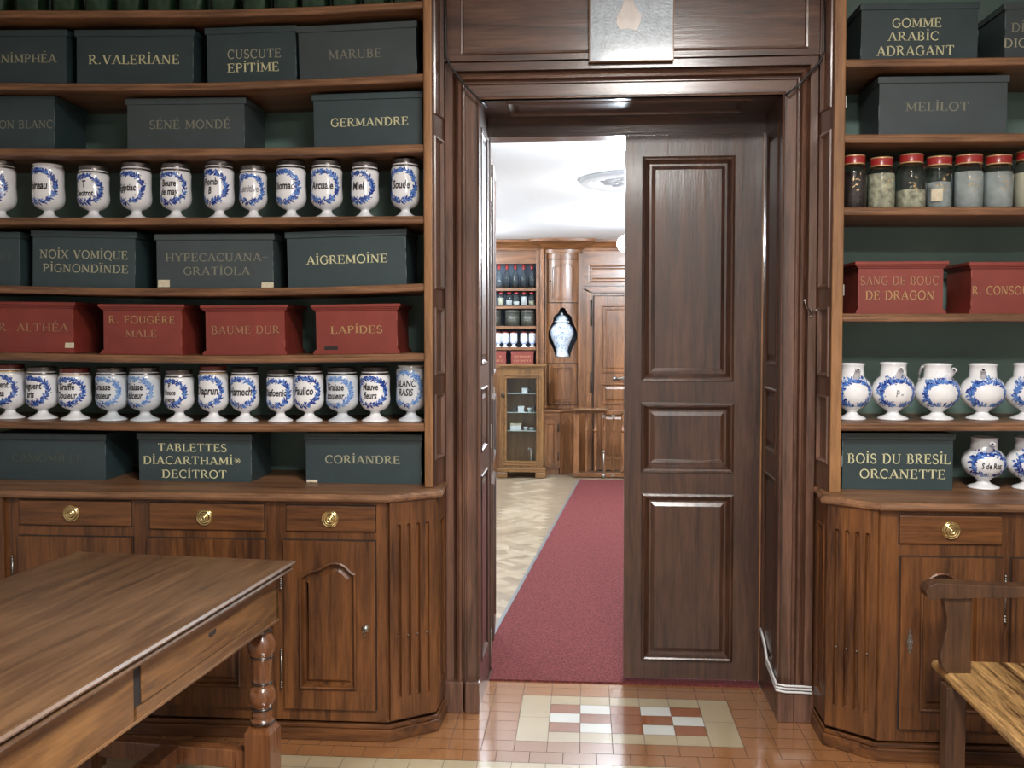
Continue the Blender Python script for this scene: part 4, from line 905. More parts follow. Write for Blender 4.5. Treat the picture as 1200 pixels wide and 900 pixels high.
mb = MB(); mb.box((lx0+lx1)/2-.035, (lx0+lx1)/2+.035, ly0+.022, ly1-.022, .10, .16, M['table_leg']); mb.build('stretcher', tb, bevel=.004)
# ================================================================== bench
bx, by0, by1 = 1.125, 1.55, 3.23
bn = thing('bench', (bx, 3.1, 0), 'dark wooden bench with worn grained seat and curved arm', 'bench'); bb = (bx, 3.1, 0)
mb = MB(); pl = [(bx, by0), (bx+.52, by0), (bx+.52, by1-.02), (bx+.008, by1)]
vs = []; sec = [(0, .418), (.005, .424), (.006, .434), (.002, .446), (-.008, .450)]
for d, z in sec: vs += [(x, y, z) for x, y in offs(pl, -d)]
fs = [(i*4+k, i*4+(k+1) % 4, i*4+4+(k+1) % 4, i*4+4+k) for i in range(4) for k in range(4)]+[(3, 2, 1, 0), (16, 17, 18, 19)]
mb.add(vs, fs, M['bench_seat']); mb.build('seat', bn, base=bb)
def arm(y):
    mb = MB(); z = .715
    # side outline in x,z extruded along y
    out = [(bx-.045, z-.035), (bx-.020, z-.028), (bx+.04, z-.028), (bx+.22, z-.022), (bx+.34, z-.012), (bx+.47, z+.03), (bx+.50, z+.06), (bx+.50, z+.095), (bx+.42, z+.05), (bx+.33, z+.018), (bx+.2, z+.012), (bx+.0, z+.018), (bx-.035, z+.020), (bx-.058, z+.010), (bx-.068, z-.008), (bx-.062, z-.028)]
    t = tessellate_polygon([[Vector((a, b, 0)) for a, b in out]]); n = len(out)
    fr = [(a, y-.03, b) for a, b in out]; bk = [(a, y+.03, b) for a, b in out]
    mb.add(fr+bk, [fix(fr, q) for q in t]+[tuple(n+i for i in fix(fr, q)[::-1]) for q in t]+[(i, n+i, n+(i+1) % n, (i+1) % n) for i in range(n)], M['bench'])
    mb.build('arm', bn, bevel=.005, base=bb)
    mb = MB(); out = [(bx-.012, z-.028), (bx-.006, z-.06), (bx+.001, z-.09), (bx+.0, z-.13), (bx-.012, z-.18), (bx-.018, z-.21), (bx-.012, z-.245), (bx+.002, z-.2655), (bx+.075, z-.2655), (bx+.075, z-.026)][::-1]
    out = out if sum((out[i][0]*out[(i+1) % len(out)][1]-out[(i+1) % len(out)][0]*out[i][1]) for i in range(len(out))) > 0 else out[::-1]
    t = tessellate_polygon([[Vector((a, b, 0)) for a, b in out]]); n = len(out); fr = [(a, y-.018, b) for a, b in out]; bk = [(a, y+.018, b) for a, b in out]
    mb.add(fr+bk, [fix(fr, q) for q in t]+[tuple(n+i for i in fix(fr, q)[::-1]) for q in t]+[(i, n+i, n+(i+1) % n, (i+1) % n) for i in range(n)], M['bench'])
    mb.build('arm_support', bn, bevel=.003, base=bb)
for y in (3.12, 1.66): arm(y)
for x, y in ((bx+.018, 3.09), (bx+.018, 1.64), (bx+.455, 3.09), (bx+.455, 1.64)):
    mb = MB(); top = .418
    mb.box(x-.029+.0, x+.029, y-.029, y+.029, 0, top, M['bench'])
    mb.build('leg', bn, bevel=.003, base=bb)
mb = MB(); mb.box(bx+.05, bx+.43, 3.075, 3.105, .10, .15, M['bench']); mb.build('stretcher', bn, bevel=.003, base=bb)
mb = MB(); mb.box(bx+.20, bx+.245, 1.66, 3.075, .10, .145, M['bench']); mb.build('stretcher', bn, bevel=.003, base=bb)
for y in (1.6, 3.15):
    mb = MB(); mb.box(bx+.47, bx+.52, y-.03, y+.03, .45, 1.02, M['bench']); mb.build('back_post', bn, bevel=.004, base=bb)
mb = MB(); mb.box(bx+.485, bx+.510, 1.63, 3.12, .62, .98, M['bench']); mb.build('backrest', bn, bevel=.004, base=bb)
# ================================================================== the far room
FX0, FX1, FW_, CZ = -2.8, 2.8, 10.42, 2.46
m = MB(); m.box(FX0-.1, FX1+.1, WB, FW_+.6, -.06, -.004, M['pq'][2])
# herringbone oak
a_, b_ = .46, .092; c45 = math.sqrt(.5)
for i in range(-40, 60):
    for j in range(-14, 24):
        for hv in (0, 1):
            # classic block: horizontal plank then vertical plank, stepping diagonally
            ox_ = i*b_+j*2*a_*.5; oy_ = i*b_-j*a_
            if hv == 0: r = [(ox_, oy_), (ox_+a_, oy_), (ox_+a_, oy_+b_), (ox_, oy_+b_)]
            else: r = [(ox_+a_, oy_), (ox_+a_+b_, oy_), (ox_+a_+b_, oy_+a_), (ox_+a_, oy_+a_)]
            cx = sum(p[0] for p in r)/4; cy = sum(p[1] for p in r)/4
            R2 = lambda p, q=.0007: ((p[0]*c45-p[1]*c45), (p[0]*c45+p[1]*c45)+4.6)
            X_, Y_ = R2((cx, cy))
            if not (FX0+.3 < X_ < FX1-.3 and WB+.28 < Y_ < FW_-.2): continue
            rr = [((p[0]-cx)*.988+cx, (p[1]-cy)*.97+cy) for p in r]
            m.add([(*R2(p), -.0025+random.random()*.0004) for p in rr], [(0, 1, 2, 3)], M['pq'][random.choice((0, 0, 1, 1, 2, 3))])
struct(m, 'floor', 'pale oak herringbone parquet of the far room', 'floor')
m = MB(); m.box(FX0-.1, FX1+.1, WB, FW_+.5, CZ, CZ+.06, M['white']); struct(m, 'ceiling', 'white ceiling of the far room', 'ceiling')
m = MB(); m.box(FX0-.1, FX0, WB, FW_+.5, 0, CZ, M['plaster']); struct(m, 'wall_left', 'left wall of the far room', 'wall')
m = MB(); m.box(FX1, FX1+.1, WB, FW_+.5, 0, CZ, M['plaster']); struct(m, 'wall_right', 'right wall of the far room', 'wall')
m = MB(); m.box(FX0-.1, FX1+.1, FW_+.42, FW_+.5, 0, CZ, M['plaster']); struct(m, 'wall_back', 'end wall of the far room', 'wall')
m = MB()
for a, b in ((FX0, OL-.02), (OR+.02, FX1)): m.box(a, b, WB-.04, WB, 0, CZ, M['plaster'])
struct(m, 'wall_front', 'near wall of the far room seen from behind', 'wall')
# carpet
pl = [(OL+.002, 4.168), (OR-.002, 4.168), (OR-.002, WB+.02), (.86, WB+.02), (1.26, 9.84), (-.036, 9.84), (-.470, WB+.02), (OL+.002, WB+.02)]
pl = [(-.404, 4.168), (.746, 4.168), (.746, WB+.01), (.86, WB+.01), (1.26, 9.84), (-.036, 9.84), (-.474, WB+.01), (-.404, WB+.01)]
cp = thing('carpet_runner', (.2, 4.3, 0), 'long red carpet runner leading through the doorway into the far room', 'carpet')
m = MB(); m.prism(pl, -.0015, .007, M['carpet']); m.build('carpet_pile', cp, base=(.2, 4.3, 0))
m = MB(); m.prism([(-.474-.018, WB+.01), (-.474, WB+.01), (-.036, 9.84), (-.054, 9.84)], -.001, .009, M['carpet_edge']); m.prism([(.86, WB+.01), (.89, WB+.01), (1.29, 9.84), (1.26, 9.84)], -.001, .009, M['carpet_edge'])
m.build('metal_edging', cp, base=(.2, 4.3, 0))
# ---- bookcase wall on the left of the column
y0 = FW_
def FXp(x, y=400, Y=FW_): return oy(x, y, Y)[0]
def FZp(y, Y=FW_, x=640): return oy(x, y, Y)[2]
bs = (-1.2, y0, 0); bc = thing('bookcase', bs, 'light brown built-in shelves with cornice in the far room', 'bookcase')
xr = FXp(628.3); xp_ = FXp(637.5); zt = FZp(309, x=600); zb = FZp(427, x=600)
mb = MB(); mb.box(FX0+.9, xr, y0+.26, y0+.28, zb-.6, CZ-.06, M['navy']); mb.build('back_panel', bc, base=bs)
mb = MB(); mb.box(FX0+.85, xr+.0, y0, y0+.28, zt, CZ-.10, M['farw_x']); mb.build('frieze', bc, base=bs)
mb = MB(); mb.box(xr, xp_-.035, y0-.01, y0+.28, 0, CZ-.10, M['farw_z']); mb.box(xr+.02, xr+.03, y0-.022, y0-.01, zb, zt+.04, M['farw_z']); mb.box(xp_-.035, xp_, y0-.05, y0+.28, 0, CZ-.10, M['farw_z']); mb.build('upright', bc, bevel=.004, base=bs)
FS = []
for ya, yb in ((337.5, 340.7), (358.5, 361.8), (382, 385.5), (407, 410.2)):
    za, zb_ = FZp(yb, x=600), FZp(ya, x=600); FS.append(zb_); mb = MB(); mb.box(FX0+.9, xr, y0+.01, y0+.26, za, zb_, M['farw_x']); mb.build('shelf', bc, base=bs)
mb = MB(); mb.box(FX0+.85, xr, y0-.12, y0+.26, zb-.04, zb, M['farw_x']); FS.append(zb); mb.build('shelf', bc, base=bs)
mb = MB(); mb.box(FX0+.85, xr, y0-.10, y0+.26, 0, zb-.04, M['farw_z']); mb.build('lower_body', bc, base=bs)
def cornice(mb, xa, xb, y, depth, mat):
    sec = [(y+.28, CZ-.12), (y, CZ-.12), (y-.01, CZ-.115), (y-.015, CZ-.09), (y-.04, CZ-.07), (y-.06, CZ-.045), (y-.085, CZ-.03), (y-.09, CZ-.002), (y+.28, CZ-.002)]
    vs = [(x, a, b) for x in (xa, xb) for a, b in sec]; n = len(sec)
    mb.add(vs, [(k, n+k, n+(k+1) % n, (k+1) % n) for k in range(n)]+[tuple(range(n)), tuple(range(n, 2*n))[::-1]], mat)
mb = MB(); cornice(mb, FX0+.85, xp_, y0, .1, M['farw_x']); mb.build('cornice', bc, base=bs)
# ---- rounded column cabinet with niche
cxl, cxr = FXp(639.5), FXp(678.5); cxm = (cxl+cxr)/2; hw = (cxr-cxl)/2; bow_ = .13
def cyl(x, e=0): u = (x-cxm)/hw; return y0+.06-bow_*math.sqrt(max(0, 1-.85*u*u))-e
bs2 = (cxm, y0-.1, 0); cc = thing('corner_cabinet', bs2, 'bow-fronted brown wooden cabinet column with a shaped niche', 'cabinet')
NX = 26; zcc = FZp(478.5)+.002
def curved(mb, outline_fn, z0, z1, mat, e=0, hole=None):
    pass
# niche outline (x,z)
nz0, nz1 = FZp(418), FZp(360.5); nh = nz1-nz0; ncx = FXp(659.5)
half = [(0, 0), (.50, 0), (.56, .08), (.66, .16), (.78, .24), (.96, .34), (1.0, .42), (.98, .50), (.88, .58), (.76, .66), (.66, .72), (.62, .80), (.50, .85), (.36, .875), (.27, .91), (.20, .96), (.10, .99), (0, 1)]
nw = FXp(676.6)-ncx
nich = [(ncx+u*nw, nz0+v*nh) for u, v in half]+[(ncx-u*nw, nz0+v*nh) for u, v in half[::-1][1:-1]]
# front skin as triangulated face projected on the bow
import bmesh
def skin(name, par, outer, holes, e, mat, base, thick=.012):
    pts2 = []
    def dens(l):
        o = []
        for i in range(len(l)):
            a, b = l[i], l[(i+1) % len(l)]; k = max(1, int(abs(b[0]-a[0])/.02))
            for q in range(k): o.append((a[0]+(b[0]-a[0])*q/k, a[1]+(b[1]-a[1])*q/k))
        return o
    polys = [dens(outer)]+[dens(h) for h in holes]; flat = [p for l in polys for p in l]
    tris = tessellate_polygon([[Vector((x, z, 0)) for x, z in l] for l in polys])
    bm = bmesh.new(); vs = [bm.verts.new((x, 0, z)) for x, z in flat]
    for t in tris:
        t = fix([(p[0], 0, p[1]) for p in flat], t)
        try: bm.faces.new([vs[i] for i in t])
        except ValueError: pass
    xs = [cxm-hw+2*hw*i/NX for i in range(1, NX)]
    for x in xs:
        bmesh.ops.bisect_plane(bm, geom=bm.verts[:]+bm.edges[:]+bm.faces[:], plane_co=(x, 0, 0), plane_no=(1, 0, 0))
    r = bmesh.ops.extrude_face_region(bm, geom=bm.faces[:]); ex = [v for v in r['geom'] if isinstance(v, bmesh.types.BMVert)]
    exs = set(ex)
    for v in bm.verts: v.co.y = cyl(v.co.x, e)+(0 if v not in exs else thick)
    bmesh.ops.recalc_face_normals(bm, faces=bm.faces[:])
    for f in bm.faces: f.smooth = False
    for v in bm.verts: v.co -= Vector(base)
    me = bpy.data.meshes.new(name); bm.to_mesh(me); bm.free(); me.materials.append(mat)
    o = bpy.data.objects.new(name, me); COL.objects.link(o); o.parent = par; return o
skin('front', cc, rect(cxl, cxr, FZp(478), CZ-.14), [nich[::-1] if False else nich], 0, M['farw_z'], bs2)
ninr = offs(nich, .006); nout = offs(nich, -.010)
skin('niche_moulding', cc, nout, [nich], .007, M['farw_z'], bs2, .008)
mb = MB(); mb.box(cxl, cxr, y0+.24, y0+.25, nz0-.05, nz1+.05, M['navy']); mb.box(cxl+.005, cxr-.005, y0+.02, y0+.24, nz0-.02, nz0-.001, M['farw_x']); mb.build('niche_back', cc, base=bs2)
mb = MB(); mb.box(cxl-.008, cxl+.01, y0-.02, y0+.25, zcc, CZ-.14, M['farw_z']); mb.box(cxr-.01, cxr+.012, y0-.02, y0+.25, zcc, CZ-.14, M['farw_z']); mb.build('side_panel', cc, base=bs2)
for (xa, xb, ya, yb) in ((643.2, 677, 305, 354.5), (643, 676.5, 426, 473.5)):
    r = rect(FXp(xa), FXp(xb), FZp(yb), FZp(ya)); d = skin('door', cc, r, [], .014, M['farw_z'], bs2, .008); skin('shade_outline', cc, offs(r, -.009), [], .004, M['dark'], bs2, .004)  # dark outline skin stands for the shade round each door
    if ya < 400: q = cathedral(r[0][0]+.03, r[1][0]-.03, r[0][1]+.03, r[2][1]-.075, r[2][1]-.03)
    else: q = offs(r, .035)
    for ddd, e, t in ((0, .034, .020), (.016, .024, .010)):
        a = offs(q, ddd); b = offs(q, ddd+.010); o = skin('panel_moulding', d, a, [b], e, M['farw_z'], bs2, t)
    mb = MB(); zz = (r[0][1]+r[2][1])/2; mb.lathe([(0, .012), (.009, .010), (.010, .004), (.006, 0)], M['dkiron'], 12, T=Matrix.Translation((r[0][0]+.018, cyl(r[0][0]+.018, .010), zz)) @ Matrix.Rotation(PI/2, 4, 'X')); mb.build('knob', d, base=bs2)
# cornice of the column, bow-shaped
mb = MB(); n = 24
sec = [(0, CZ-.15), (.012, CZ-.145), (.016, CZ-.11), (.05, CZ-.085), (.085, CZ-.06), (.13, CZ-.045), (.15, CZ-.03), (.15, CZ-.002)]
vs = []; fs = []
for j, (d, z) in enumerate(sec):
    for i in range(n+1):
        u = -1+2*i/n; x = cxm+u*(hw+.02+d); vs.append((x, y0+.06-bow_*math.sqrt(max(0, 1-.85*u*u))-d, z))
for j in range(len(sec)-1):
    for i in range(n): k = j*(n+1)+i; fs.append((k, k+1, k+n+2, k+n+1))
k0 = (len(sec)-1)*(n+1); fs.append(tuple(range(k0, k0+n+1))); mb.add(vs, fs, M['farw_x'], False); mb.build('cornice', cc, base=bs2)
# counter and cupboards under the column
zc_ = FZp(478.5); 
bs3 = (-.2, y0-.2, 0); ct = thing('low_cupboard', bs3, 'low brown cupboard with drawer and doors below the column cabinet', 'cupboard')
yk = y0-.22; xa_, xb_ = FXp(636, 500, yk), FXp(656, 500, yk)
mb = MB(); mb.box((xp_+.004), xb_, yk, y0+.2, .06, zc_-.02, M['farw_z']); mb.box((xp_+.004), xb_-.01, yk+.015, y0+.2, 0, .06, M['farw_z'])
mb.prism([(xb_, yk), (FXp(672, 500, yk+.12), yk+.10), (FXp(686, 500, y0), y0+.05), (FXp(686, 500, y0), y0+.2), (xb_, y0+.2)], 0, zc_-.02, M['farw_z']); mb.build('body', ct, base=bs3)
mb = MB(); mb.prism([((xp_+.004), yk-.02), (xb_, yk-.02), (FXp(674, 500, yk+.12), yk+.08), (FXp(687, 500, y0), y0+.03), (FXp(687, 500, y0), y0+.2), ((xp_+.004), y0+.2)], zc_-.022, zc_, M['farw_x']); mb.build('top', ct, bevel=.004, base=bs3)
mb = MB(); r = rect(FXp(638, 486, yk), FXp(652.5, 486, yk), FZp(490.5, yk), FZp(481.5, yk)); slab_front(mb, r[0][0], r[1][0], r[0][1], r[2][1], yk-.008, .008, [offs(r, .02)], [(0, 0), (.003, -.004)], M['farw_x']); mb.build('drawer', ct, base=bs3)
mb = MB(); r = rect(FXp(638, 486, yk), FXp(653.5, 486, yk), FZp(547, yk), FZp(492.5, yk)); slab_front(mb, r[0][0], r[1][0], r[0][1], r[2][1], yk-.008, .008, [offs(r, .03)], [(0, 0), (.004, .006), (.010, .004), (.014, -.004), (.03, -.004)], M['farw_z']); d = mb.build('door', ct, base=bs3)
mb = MB(); 
for z in (.45, .15): mb.tube([(r[1][0]+.008, yk-.012, z), (r[1][0]+.008, yk-.012, z+.08)], .006, M['dkiron'])
mb.build('hinge', d, base=bs3)
mb = MB(); pa = Vector((xb_, yk, 0)); pb = Vector((FXp(672, 500, yk+.12), yk+.10, 0)); T = Matrix.Translation(pa) @ Matrix.Rotation(math.atan2(pb.y-pa.y, pb.x-pa.x), 4, 'Z'); Ld = (pb-pa).length
slab_front(mb, .01, Ld-.01, .05, zc_-.03, -.008, .008, [cathedral(.035, Ld-.035, .10, zc_-.14, zc_-.075)], [(0, 0), (.003, .005), (.010, .004), (.014, -.005)], M['farw_z'], T=T); mb.build('door', ct, base=bs3)
# ---- panelled wall and door right of the column
m = MB(); X0_ = FXp(684); xd = FXp(696.5); yy = y0+.06
m.box(cxr+.012, FX1-.6, yy+.03, yy+.2, 0, CZ, M['farw_z'])
m.box(cxr+.012, X0_, yy-.01, yy+.03, 0, CZ-.1, M['farw_z'])
slab_front(m, X0_, FX1-.6, FZp(335.5, yy), CZ-.10, yy, .03, [rect(FXp(689, 320, yy), FXp(752, 320, yy), FZp(331.5, yy), FZp(310.5, yy))], [(0, 0), (.004, .010), (.015, .008), (.022, -.006), (.035, -.006), (.05, .0)], M['farw_x'])
cornice(m, cxr+.012, FX1-.6, yy, .1, M['farw_x'])
for k, (d, o) in enumerate(((0, .02), (.03, .03), (.055, .018))): m.box(X0_+d, X0_+d+.024, yy-o, yy+.03, 0, FZp(338, yy), M['farw_z']); m.box(X0_+d, FX1-.7, yy-o, yy+.03, FZp(338, yy)-.02-d*.5, FZp(338, yy)-d*.5, M['farw_x'])
struct(m, 'trim_6', 'light brown wood panelling beside the far door', 'panelling')
xd2 = xd+.62; zD = FZp(347.5, yy)
m = MB(); m.box(xd-.010, xd-.001, yy-.001, yy+.002, 0, zD+.008, M['dark']); m.box(xd-.010, xd2, yy-.001, yy+.002, zD+.001, zD+.009, M['dark']); struct(m, 'trim_10', 'dark strip painted for the shade round the far door', 'shade strip')  # flat dark strips put in for the shade at the door edge
d3 = thing('door_3', (xd, yy, 0), 'light brown panelled door with iron latch in the far room', 'door', kind='structure'); bd = (xd, yy, 0)
m = MB(); slab_front(m, xd, xd2, .01, zD, yy-.006, .03, [rect(FXp(704.5, 400, yy), xd2-.09, FZp(437, yy), FZp(357.5, yy)), rect(FXp(704.5, 400, yy), xd2-.09, FZp(473.5, yy), FZp(449, yy)), rect(FXp(704.5, 400, yy), xd2-.09, .12, FZp(484, yy))], [(0, 0), (.004, .012), (.014, .012), (.022, -.004), (.04, -.004), (.06, .003)], M['farw_z'])
m.build('door_leaf', d3, base=bd)
m = MB(); hx_, hz_ = FXp(720.5, 443, yy), FZp(443.5, yy)
m.lathe([(0, .03), (.02, .028), (.024, .02), (.024, 0)], M['iron'], 16, T=Matrix.Translation((hx_, yy-.006, hz_)) @ Matrix.Rotation(PI/2, 4, 'X')); m.box(hx_-.02, hx_+.12, yy-.022, yy-.006, hz_-.008, hz_+.012, M['iron']); m.tube([(hx_, yy-.03, hz_), (hx_+.05, yy-.06, hz_+.005), (hx_+.10, yy-.06, hz_+.02)], .008, M['iron'])
m.build('door_handle', d3, base=bd)
m = MB()
for ya, yb in ((352, 382), (436, 460)): m.tube([(FXp(692.8, 400, yy), yy-.03, FZp(yb, yy)), (FXp(692.8, 400, yy), yy-.03, FZp(ya, yy))], .010, M['dkiron'])
m.build('hinge', d3, base=bd)
# ---- ginger jar in the niche
jz = nz0; jh = FZp(366)-nz0; R = (FXp(672.5)-FXp(643.8))/2*.98; yj = y0+.035; bj = (FXp(658.2), yj+.0, jz)
uj = thing('covered_vase', bj, 'large white and blue covered vase standing in the niche', 'vase')
pv = [(0, 0), (R*.62, 0), (R*.64, .01), (R*.55, .03), (R*.50, jh*.12), (R*.56, jh*.22), (R*.78, jh*.36), (R*.97, jh*.50), (R*1.0, jh*.57), (R*.93, jh*.65), (R*.70, jh*.72), (R*.50, jh*.745), (R*.49, jh*.775), (0, jh*.775)]
mb = MB(); mb.lathe(pv, M['ceramic2'], 36); rnd = random.Random(3); pw = [p for p in pv if p[0] > 0][1:-1]
for i in range(150): leafy(mb, pw, rnd.uniform(-R*1.3, R*1.3), rnd.uniform(.04, jh*.7), rnd.uniform(0, 6.28), .022, .008, M[rnd.choice(('b2', 'b3', 'b3'))], .002)
mb.build('vase_body', uj)
mb = MB(); mb.lathe([(R*.62, jh*.775), (R*.66, jh*.785), (R*.64, jh*.80), (R*.52, jh*.81), (R*.50, jh*.86), (R*.40, jh*.91), (R*.2, jh*.935), (R*.10, jh*.94), (R*.13, jh*.96), (R*.12, jh*.985), (0, jh)], M['ceramic2'], 32)
for i in range(30): leafy(mb, [(R*.52, jh*.81), (R*.50, jh*.86), (R*.40, jh*.91)], rnd.uniform(-R*.7, R*.7), rnd.uniform(jh*.815, jh*.9), rnd.uniform(0, 6.28), .02, .008, M['b3'], .002)
mb.build('lid', uj)
# ---- small things on the far shelves
yq = y0+.09
def fpos(px): return oy(px, 400, yq)[0]
for i, (px, c) in enumerate(((585, 0), (594, 0), (603.8, 0), (613.5, 0), (623.3, 0))):
    hB = FZp(310.5, yq, 600)-FS[0]; t = thing('glass_bottle', (fpos(px), yq, FS[0]+.001), 'tall clear bottle with red capsule on the top shelf in the far room', 'bottle', 'bottles on the far top shelf')
    mb = MB(); pr = [(0, 0), (.036, 0), (.038, .005), (.038, hB*.50), (.030, hB*.62), (.014, hB*.74), (.012, hB*.86)]
    mb.lathe(pr+[(max(0, r-.003), max(z, .004)) for r, z in pr[::-1]], M['glass'], 20); mb.build('bottle_glass', t)
    mb = MB(); mb.lathe([(.015, hB*.80), (.016, hB*.81), (.016, hB*.99), (.012, hB), (0, hB)], M['redlid'], 16); mb.build('capsule', t)
for i, (px, cm, fl, lab) in enumerate(((587, 'powder', .8, 'white powder, leftmost in the row'), (596.7, 'white', .6, 'white powder, second from the left'), (605, 'white', .45, 'little white powder, middle of the row'), (614, 'white', .9, 'white powder, second from the right'), (623, 'resin', .5, 'yellow stuff, at the right end'))):
    hB = FZp(342, yq, 600)-FS[1]; t = thing('small_jar', (fpos(px), yq, FS[1]+.001), 'small glass jar in the far room holding '+lab, 'jar', 'small jars on the far shelf')
    mb = MB(); r = .036; pr = [(0, 0), (r, 0), (r, hB*.72), (r*.6, hB*.84)]; mb.lathe(pr+[(max(0, a-.003), max(z, .004)) for a, z in pr[::-1]], M['glass'], 20); mb.build('jar_glass', t)
    mb = MB(); mb.lathe([(0, .006), (r-.005, .006), (r-.005, hB*.72*fl), (0, hB*.72*fl+.002)], M[cm], 20); mb.build('contents', t)
    mb = MB(); mb.lathe([(r*.62, hB*.82), (r*.66, hB*.83), (r*.66, hB*.98), (0, hB)], M['redlid'], 16); mb.build('lid', t)
for px, lab in ((579, 'partly hidden by the open door'), (600.5, 'in the middle'), (618.7, 'at the right end')):
    hB = FZp(362.5, yq, 600)-FS[2]; hB = min(hB, FS[1]-.045-FS[2]); t = thing('canister', (fpos(px), yq, FS[2]+.001), 'dark round canister on the far shelf, '+lab, 'canister', 'dark canisters on the far shelf')
    r = .077; mb = MB(); mb.lathe([(0, 0), (r, 0), (r, hB*.86), (0, hB*.86)], M['canister'], 28)
    pw = [(r, 0), (r, hB)]
    for k in range(2):
        for j in range(6): leafy(mb, pw, -.04+j*.014, hB*(.5-.18*k), 1.5 if j % 2 else 0, .010, .003, M['ink2'], .001)
    mb.build('canister_body', t); mb = MB(); mb.lathe([(r*1.03, hB*.84), (r*1.04, hB*.86), (r*1.04, hB*.98), (r, hB), (0, hB)], M['canister'], 28); mb.build('lid', t)
for px, lab in ((583.5, 'leftmost in the row'), (592, 'second from the left'), (602, 'middle of five'), (614, 'second from the right'), (624, 'at the right end')):
    hB = FZp(388.5, yq, 600)-FS[3]; t = thing('apothecary_jar', (fpos(px), yq, FS[3]+.001), 'white and blue jar on the far shelf, '+lab, 'jar', 'faience jars on the far shelf')
    r = .040; mb = MB(); pr = [(0, 0), (r*.8, 0), (r*.75, .008), (r*.35, .02), (r*.4, .03), (r*.95, .05), (r, .07), (r*.96, hB*.85), (r*.85, hB*.9), (0, hB*.9)]; mb.lathe(pr, M['ceramic'], 24)
    rnd = random.Random(int(px)); pw = [(r*.95, .05), (r, .07), (r*.96, hB*.85)]
    for i in range(16): a = 2*PI*i/16; leafy(mb, pw, r*.9*math.cos(a), hB*.5+hB*.27*math.sin(a), a+1.6, .018, .009, M['b2'], .001)
    mb.build('jar_body', t); mb = MB(); mb.lathe([(r*.86, hB*.86), (r*.9, hB*.87), (r*.9, hB*.99), (0, hB)], M['darkred'], 20); mb.build('lid', t)
for a, b, tx, lab in ((568, 593.5, ['R.', 'ALOES'], 'left of two'), (599.5, 625.5, ['SISTIMOR', 'QUISTI'], 'right of two')):
    X0, X1 = fpos(a), fpos(b); hB = FZp(411.5, yq, 600)-FS[4]; t = thing('storage_box', ((X0+X1)/2, y0+.02, FS[4]+.001), 'small red wooden box with gilt letters on the far bottom shelf, '+lab, 'box', 'red boxes on the far shelf')
    mb = MB(); W = X1-X0; mb.box(-W/2, W/2, 0, .2, 0, hB-.02, M['red'])
    for k, s in enumerate(tx): letter(mb, s, -W*.38 if len(s) > 2 else W*.2, W*.38, hB*(.52-.32*k), hB*(.66-.32*k), -.002, M['rink'])
    mb.build('box_body', t); mb = MB(); mb.box(-W/2-.006, W/2+.006, -.006, .206, hB-.02, hB, M['red']); mb.build('lid', t)
# ---- glazed display cabinet
yv = 9.93; vx0, vx1 = FXp(586, 500, yv), FXp(636.5, 500, yv); bv = ((vx0+vx1)/2, yv, 0); dv = .24
vt = thing('display_cabinet', bv, 'glazed wooden display cabinet with small objects in the far room', 'display cabinet')
zt = FZp(427, yv, 610); z1 = FZp(432, yv, 610); zfl = FZp(548, yv, 610); gx0, gx1 = FXp(593.8, 500, yv), FXp(628.3, 500, yv); gz0, gz1 = FZp(540, yv, 610), FZp(443.5, yv, 610)
mb = MB(); mb.box(vx0, vx0+.02, yv+.03, yv+dv, zfl, z1, M['vit_z']); mb.box(vx1-.02, vx1, yv+.03, yv+dv, zfl, z1, M['vit_z']); mb.box(vx0, vx1, yv+dv-.015, yv+dv, zfl, z1, M['vit_z']); mb.box(vx0, vx1, yv+.03, yv+dv, zfl, zfl+.02, M['vit_x'])
mb.build('carcase', vt, base=bv)
mb = MB()
for d, z0_, z1_ in ((.005, z1-.01, z1+.01), (.02, z1+.01, zt-.02), (.035, zt-.02, zt)): mb.box(vx0-d, vx1+d, yv-d, yv+dv, z0_, z1_, M['vit_x'])
mb.build('cornice', vt, bevel=.003, base=bv)
mb = MB(); holed(mb, rect(vx0, vx1, zfl, z1-.01), [rect(gx0, gx1, gz0, gz1)], yv, M['vit_z']); holed(mb, rect(vx0, vx1, zfl, z1-.01), [rect(gx0, gx1, gz0, gz1)], yv+.03, M['vit_z'])
q = rect(gx0, gx1, gz0, gz1); 
for ins, dep, w_ in ((-.045, .014, .015), (-.02, .008, .015)):
    a = offs(q, ins); b = offs(q, ins+w_); holed(mb, a, [b], yv-dep, M['vit_x']); n = 4
    for l, s in ((a, 1), (b, -1)):
        mb.add([(x, yv-dep, z) for x, z in l]+[(x, yv, z) for x, z in l], [(k, k+n, (k+1) % n+n, (k+1) % n) for k in range(n)], M['vit_x'])
mb.add([(x, yv, z) for x, z in q]+[(x, yv+.03, z) for x, z in q], [(k, k+4, (k+1) % 4+4, (k+1) % 4) for k in range(4)], M['vit_z'])
mb.add([(vx0, yv, zfl), (vx0, yv, z1-.01), (vx0, yv+.03, z1-.01), (vx0, yv+.03, zfl), (vx1, yv, zfl), (vx1, yv, z1-.01), (vx1, yv+.03, z1-.01), (vx1, yv+.03, zfl)], [(0, 1, 2, 3), (4, 7, 6, 5)], M['vit_z'])
dr = mb.build('door', vt, base=bv)
mb = MB(); mb.box(gx0, gx1, yv+.012, yv+.016, gz0, gz1, M['glass']); mb.build('pane', dr, base=bv)
mb = MB(); T = Matrix.Translation((FXp(589.7, 463, yv), yv-.004, FZp(463, yv, 590))) @ Matrix.Rotation(PI/2, 4, 'X'); mb.lathe([(0, .02), (.010, .018), (.012, .008), (.018, .003), (.02, 0)], M['dkiron'], 14, T=T, sy=1.8); mb.build('lock', dr, base=bv)
vs_z = []
